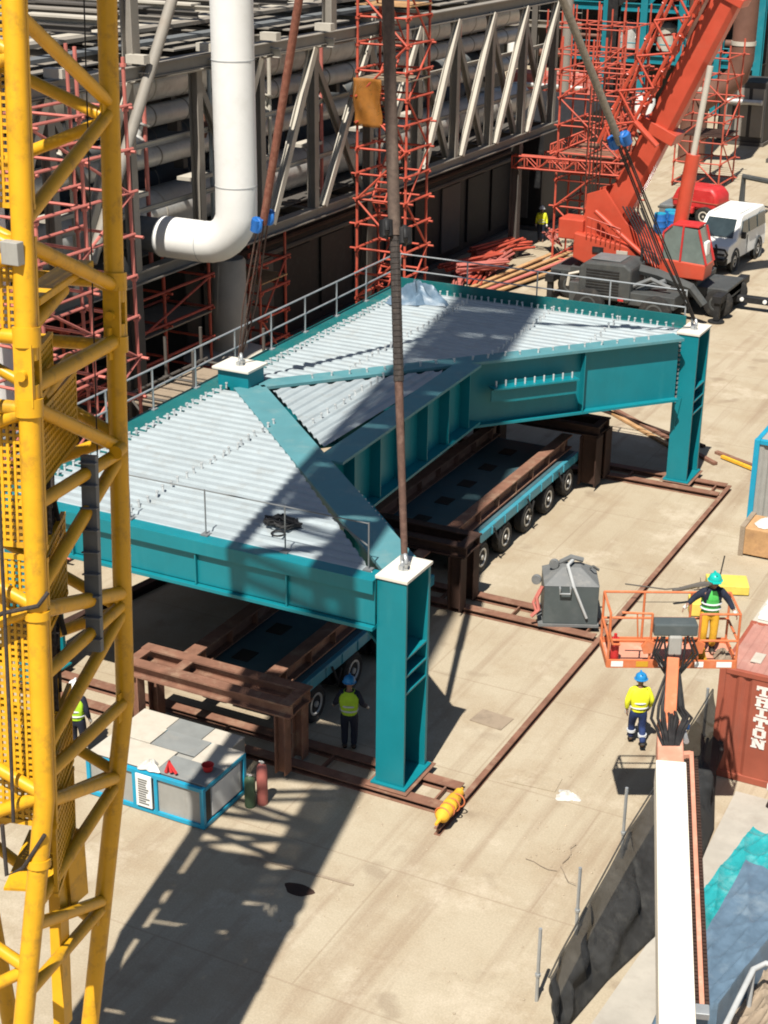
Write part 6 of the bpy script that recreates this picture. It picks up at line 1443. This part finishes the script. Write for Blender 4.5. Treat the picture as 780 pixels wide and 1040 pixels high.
for k, (x, y, w_, d_, h_, mt, lab) in enumerate(((-22.5, 104, 5, 3, 3.2, 'black', 'black equipment skid at the far end of the road by the brown ducts'), (-28.5, 110, 3.2, 3.5, 4.2, 'cladding', 'tall black cabinet behind the shorter brown duct'), (-17.5, 108, 4, 3, 2.6, 'midgrey', 'grey equipment skid at the far right of the road'),
        (-46, 118, 7, 2.4, 2.6, 'scaf_pink', 'long pinkish red container standing in front of the teal frame'), (-40.5, 100, 2, 1.2, 2.6, 'cladding', 'dark cabinet standing on sand behind the rack end'), )):
    t = thing('equipment_skid' if h_ > 2 else 'board_stack', lab, 'equipment' if h_ > 2 else 'stack', (x, y, 0))
    rnd = random.Random(k)
    if h_ > 2:
        MB().box((x - w_ / 2, y - d_ / 2, .25), (x + w_ / 2, y + d_ / 2, h_)).build('housing', mt, t, bevel=.05)
        m = MB(); m.box((x - w_ / 2 - .1, y - d_ / 2 - .1, 0), (x + w_ / 2 + .1, y + d_ / 2 + .1, .25)); m.build('base_frame', 'taupe_dark', t)
        for i in range(3): xx = x - w_ / 2 + w_ * (i + .5) / 3; MB().box((xx - w_ * .13, y - d_ / 2 - .05, .6), (xx + w_ * .13, y - d_ / 2 - .01, h_ - .4)).build('door', 'taupe' if mt in ('black', 'cladding') else mt, t, bevel=.02)
        MB().tube((x - w_ * .3, y - d_ / 2 - .4, h_ * .7), (x + w_ * .45, y - d_ / 2 - .4, h_ * .7), .18, 10).build('pipe', 'silver', t, smooth=True)
    else:
        n = int(h_ / .2)
        for i in range(n): j = rnd.uniform(-.15, .15); MB().box((x - w_ / 2 + j, y - d_ / 2 - j, i * .2), (x + w_ / 2 + j, y + d_ / 2 - j, i * .2 + .17)).build('layer', mt, t)
t = thing('shade_filler', 'added black box standing in for the shade beneath the far end of the pipe rack', 'equipment', (-35, 80, 0))
MB().box((-39.4, 76.5, .2), (-30.2, 90, 5.2)).build('housing', 'black', t, bevel=.05); MB().box((-39.5, 76.3, 0), (-30.0, 90.2, .2)).build('plinth', 'taupe_dark', t)  # black mass added to darken the void under the rack end
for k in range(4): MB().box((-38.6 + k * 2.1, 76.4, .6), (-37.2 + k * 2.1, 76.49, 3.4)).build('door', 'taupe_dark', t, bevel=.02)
t = thing('shade_filler', 'long added black box standing in for the deep shade beneath the middle of the pipe rack', 'equipment', (-35, 60, 0))
MB().box((-39.4, 46.0, .15), (-31.6, 76.2, 5.2)).build('housing', 'black', t, bevel=.05); MB().box((-39.5, 45.9, 0), (-31.4, 76.25, .15)).build('plinth', 'taupe_dark', t)  # black box put in as painted shade under the middle bays
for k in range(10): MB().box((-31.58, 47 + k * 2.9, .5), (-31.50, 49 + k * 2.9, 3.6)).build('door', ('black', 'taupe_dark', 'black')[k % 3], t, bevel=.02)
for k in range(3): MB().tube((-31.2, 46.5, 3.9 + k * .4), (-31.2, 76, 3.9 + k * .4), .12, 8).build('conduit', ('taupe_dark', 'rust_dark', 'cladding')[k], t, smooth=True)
t = thing('steel_mast', 'tall dark steel mast standing between the rack and the red crane boom', 'mast', (-36.5, 104, 0)); MB().ibeam((-36.5, 104, 0), (-36.5, 104, 20), .7, .7, .08, .06, up=(0, 1, 0)).build('column', 'black', t); MB().beam((-36.5, 104, 9), (-31, 104, 13), .35, .35).build('brace', 'black', t)
t = thing('steel_mast', 'slim grey round mast rising just left of the dark steel mast', 'mast', (-40.5, 106, 0)); MB().tube((-40.5, 106, 0), (-40.5, 106, 20), .35, 14).build('column', 'taupe', t, smooth=True)
t = thing('white_tank', 'small white upright tank behind the lattice jib of the crane', 'tank', (-35.3, 108, 0)); MB().lathe([(.6, .4), (.75, .7), (.75, 2.6), (.5, 3.0), (.1, 3.1)], (-35.3, 108, 0), (0, 0, 1), 18).build('shell', 'white', t, smooth=True); MB().lathe([(.5, 0), (.45, .45)], (-35.3, 108, 0), (0, 0, 1), 14).build('skirt', 'black', t)
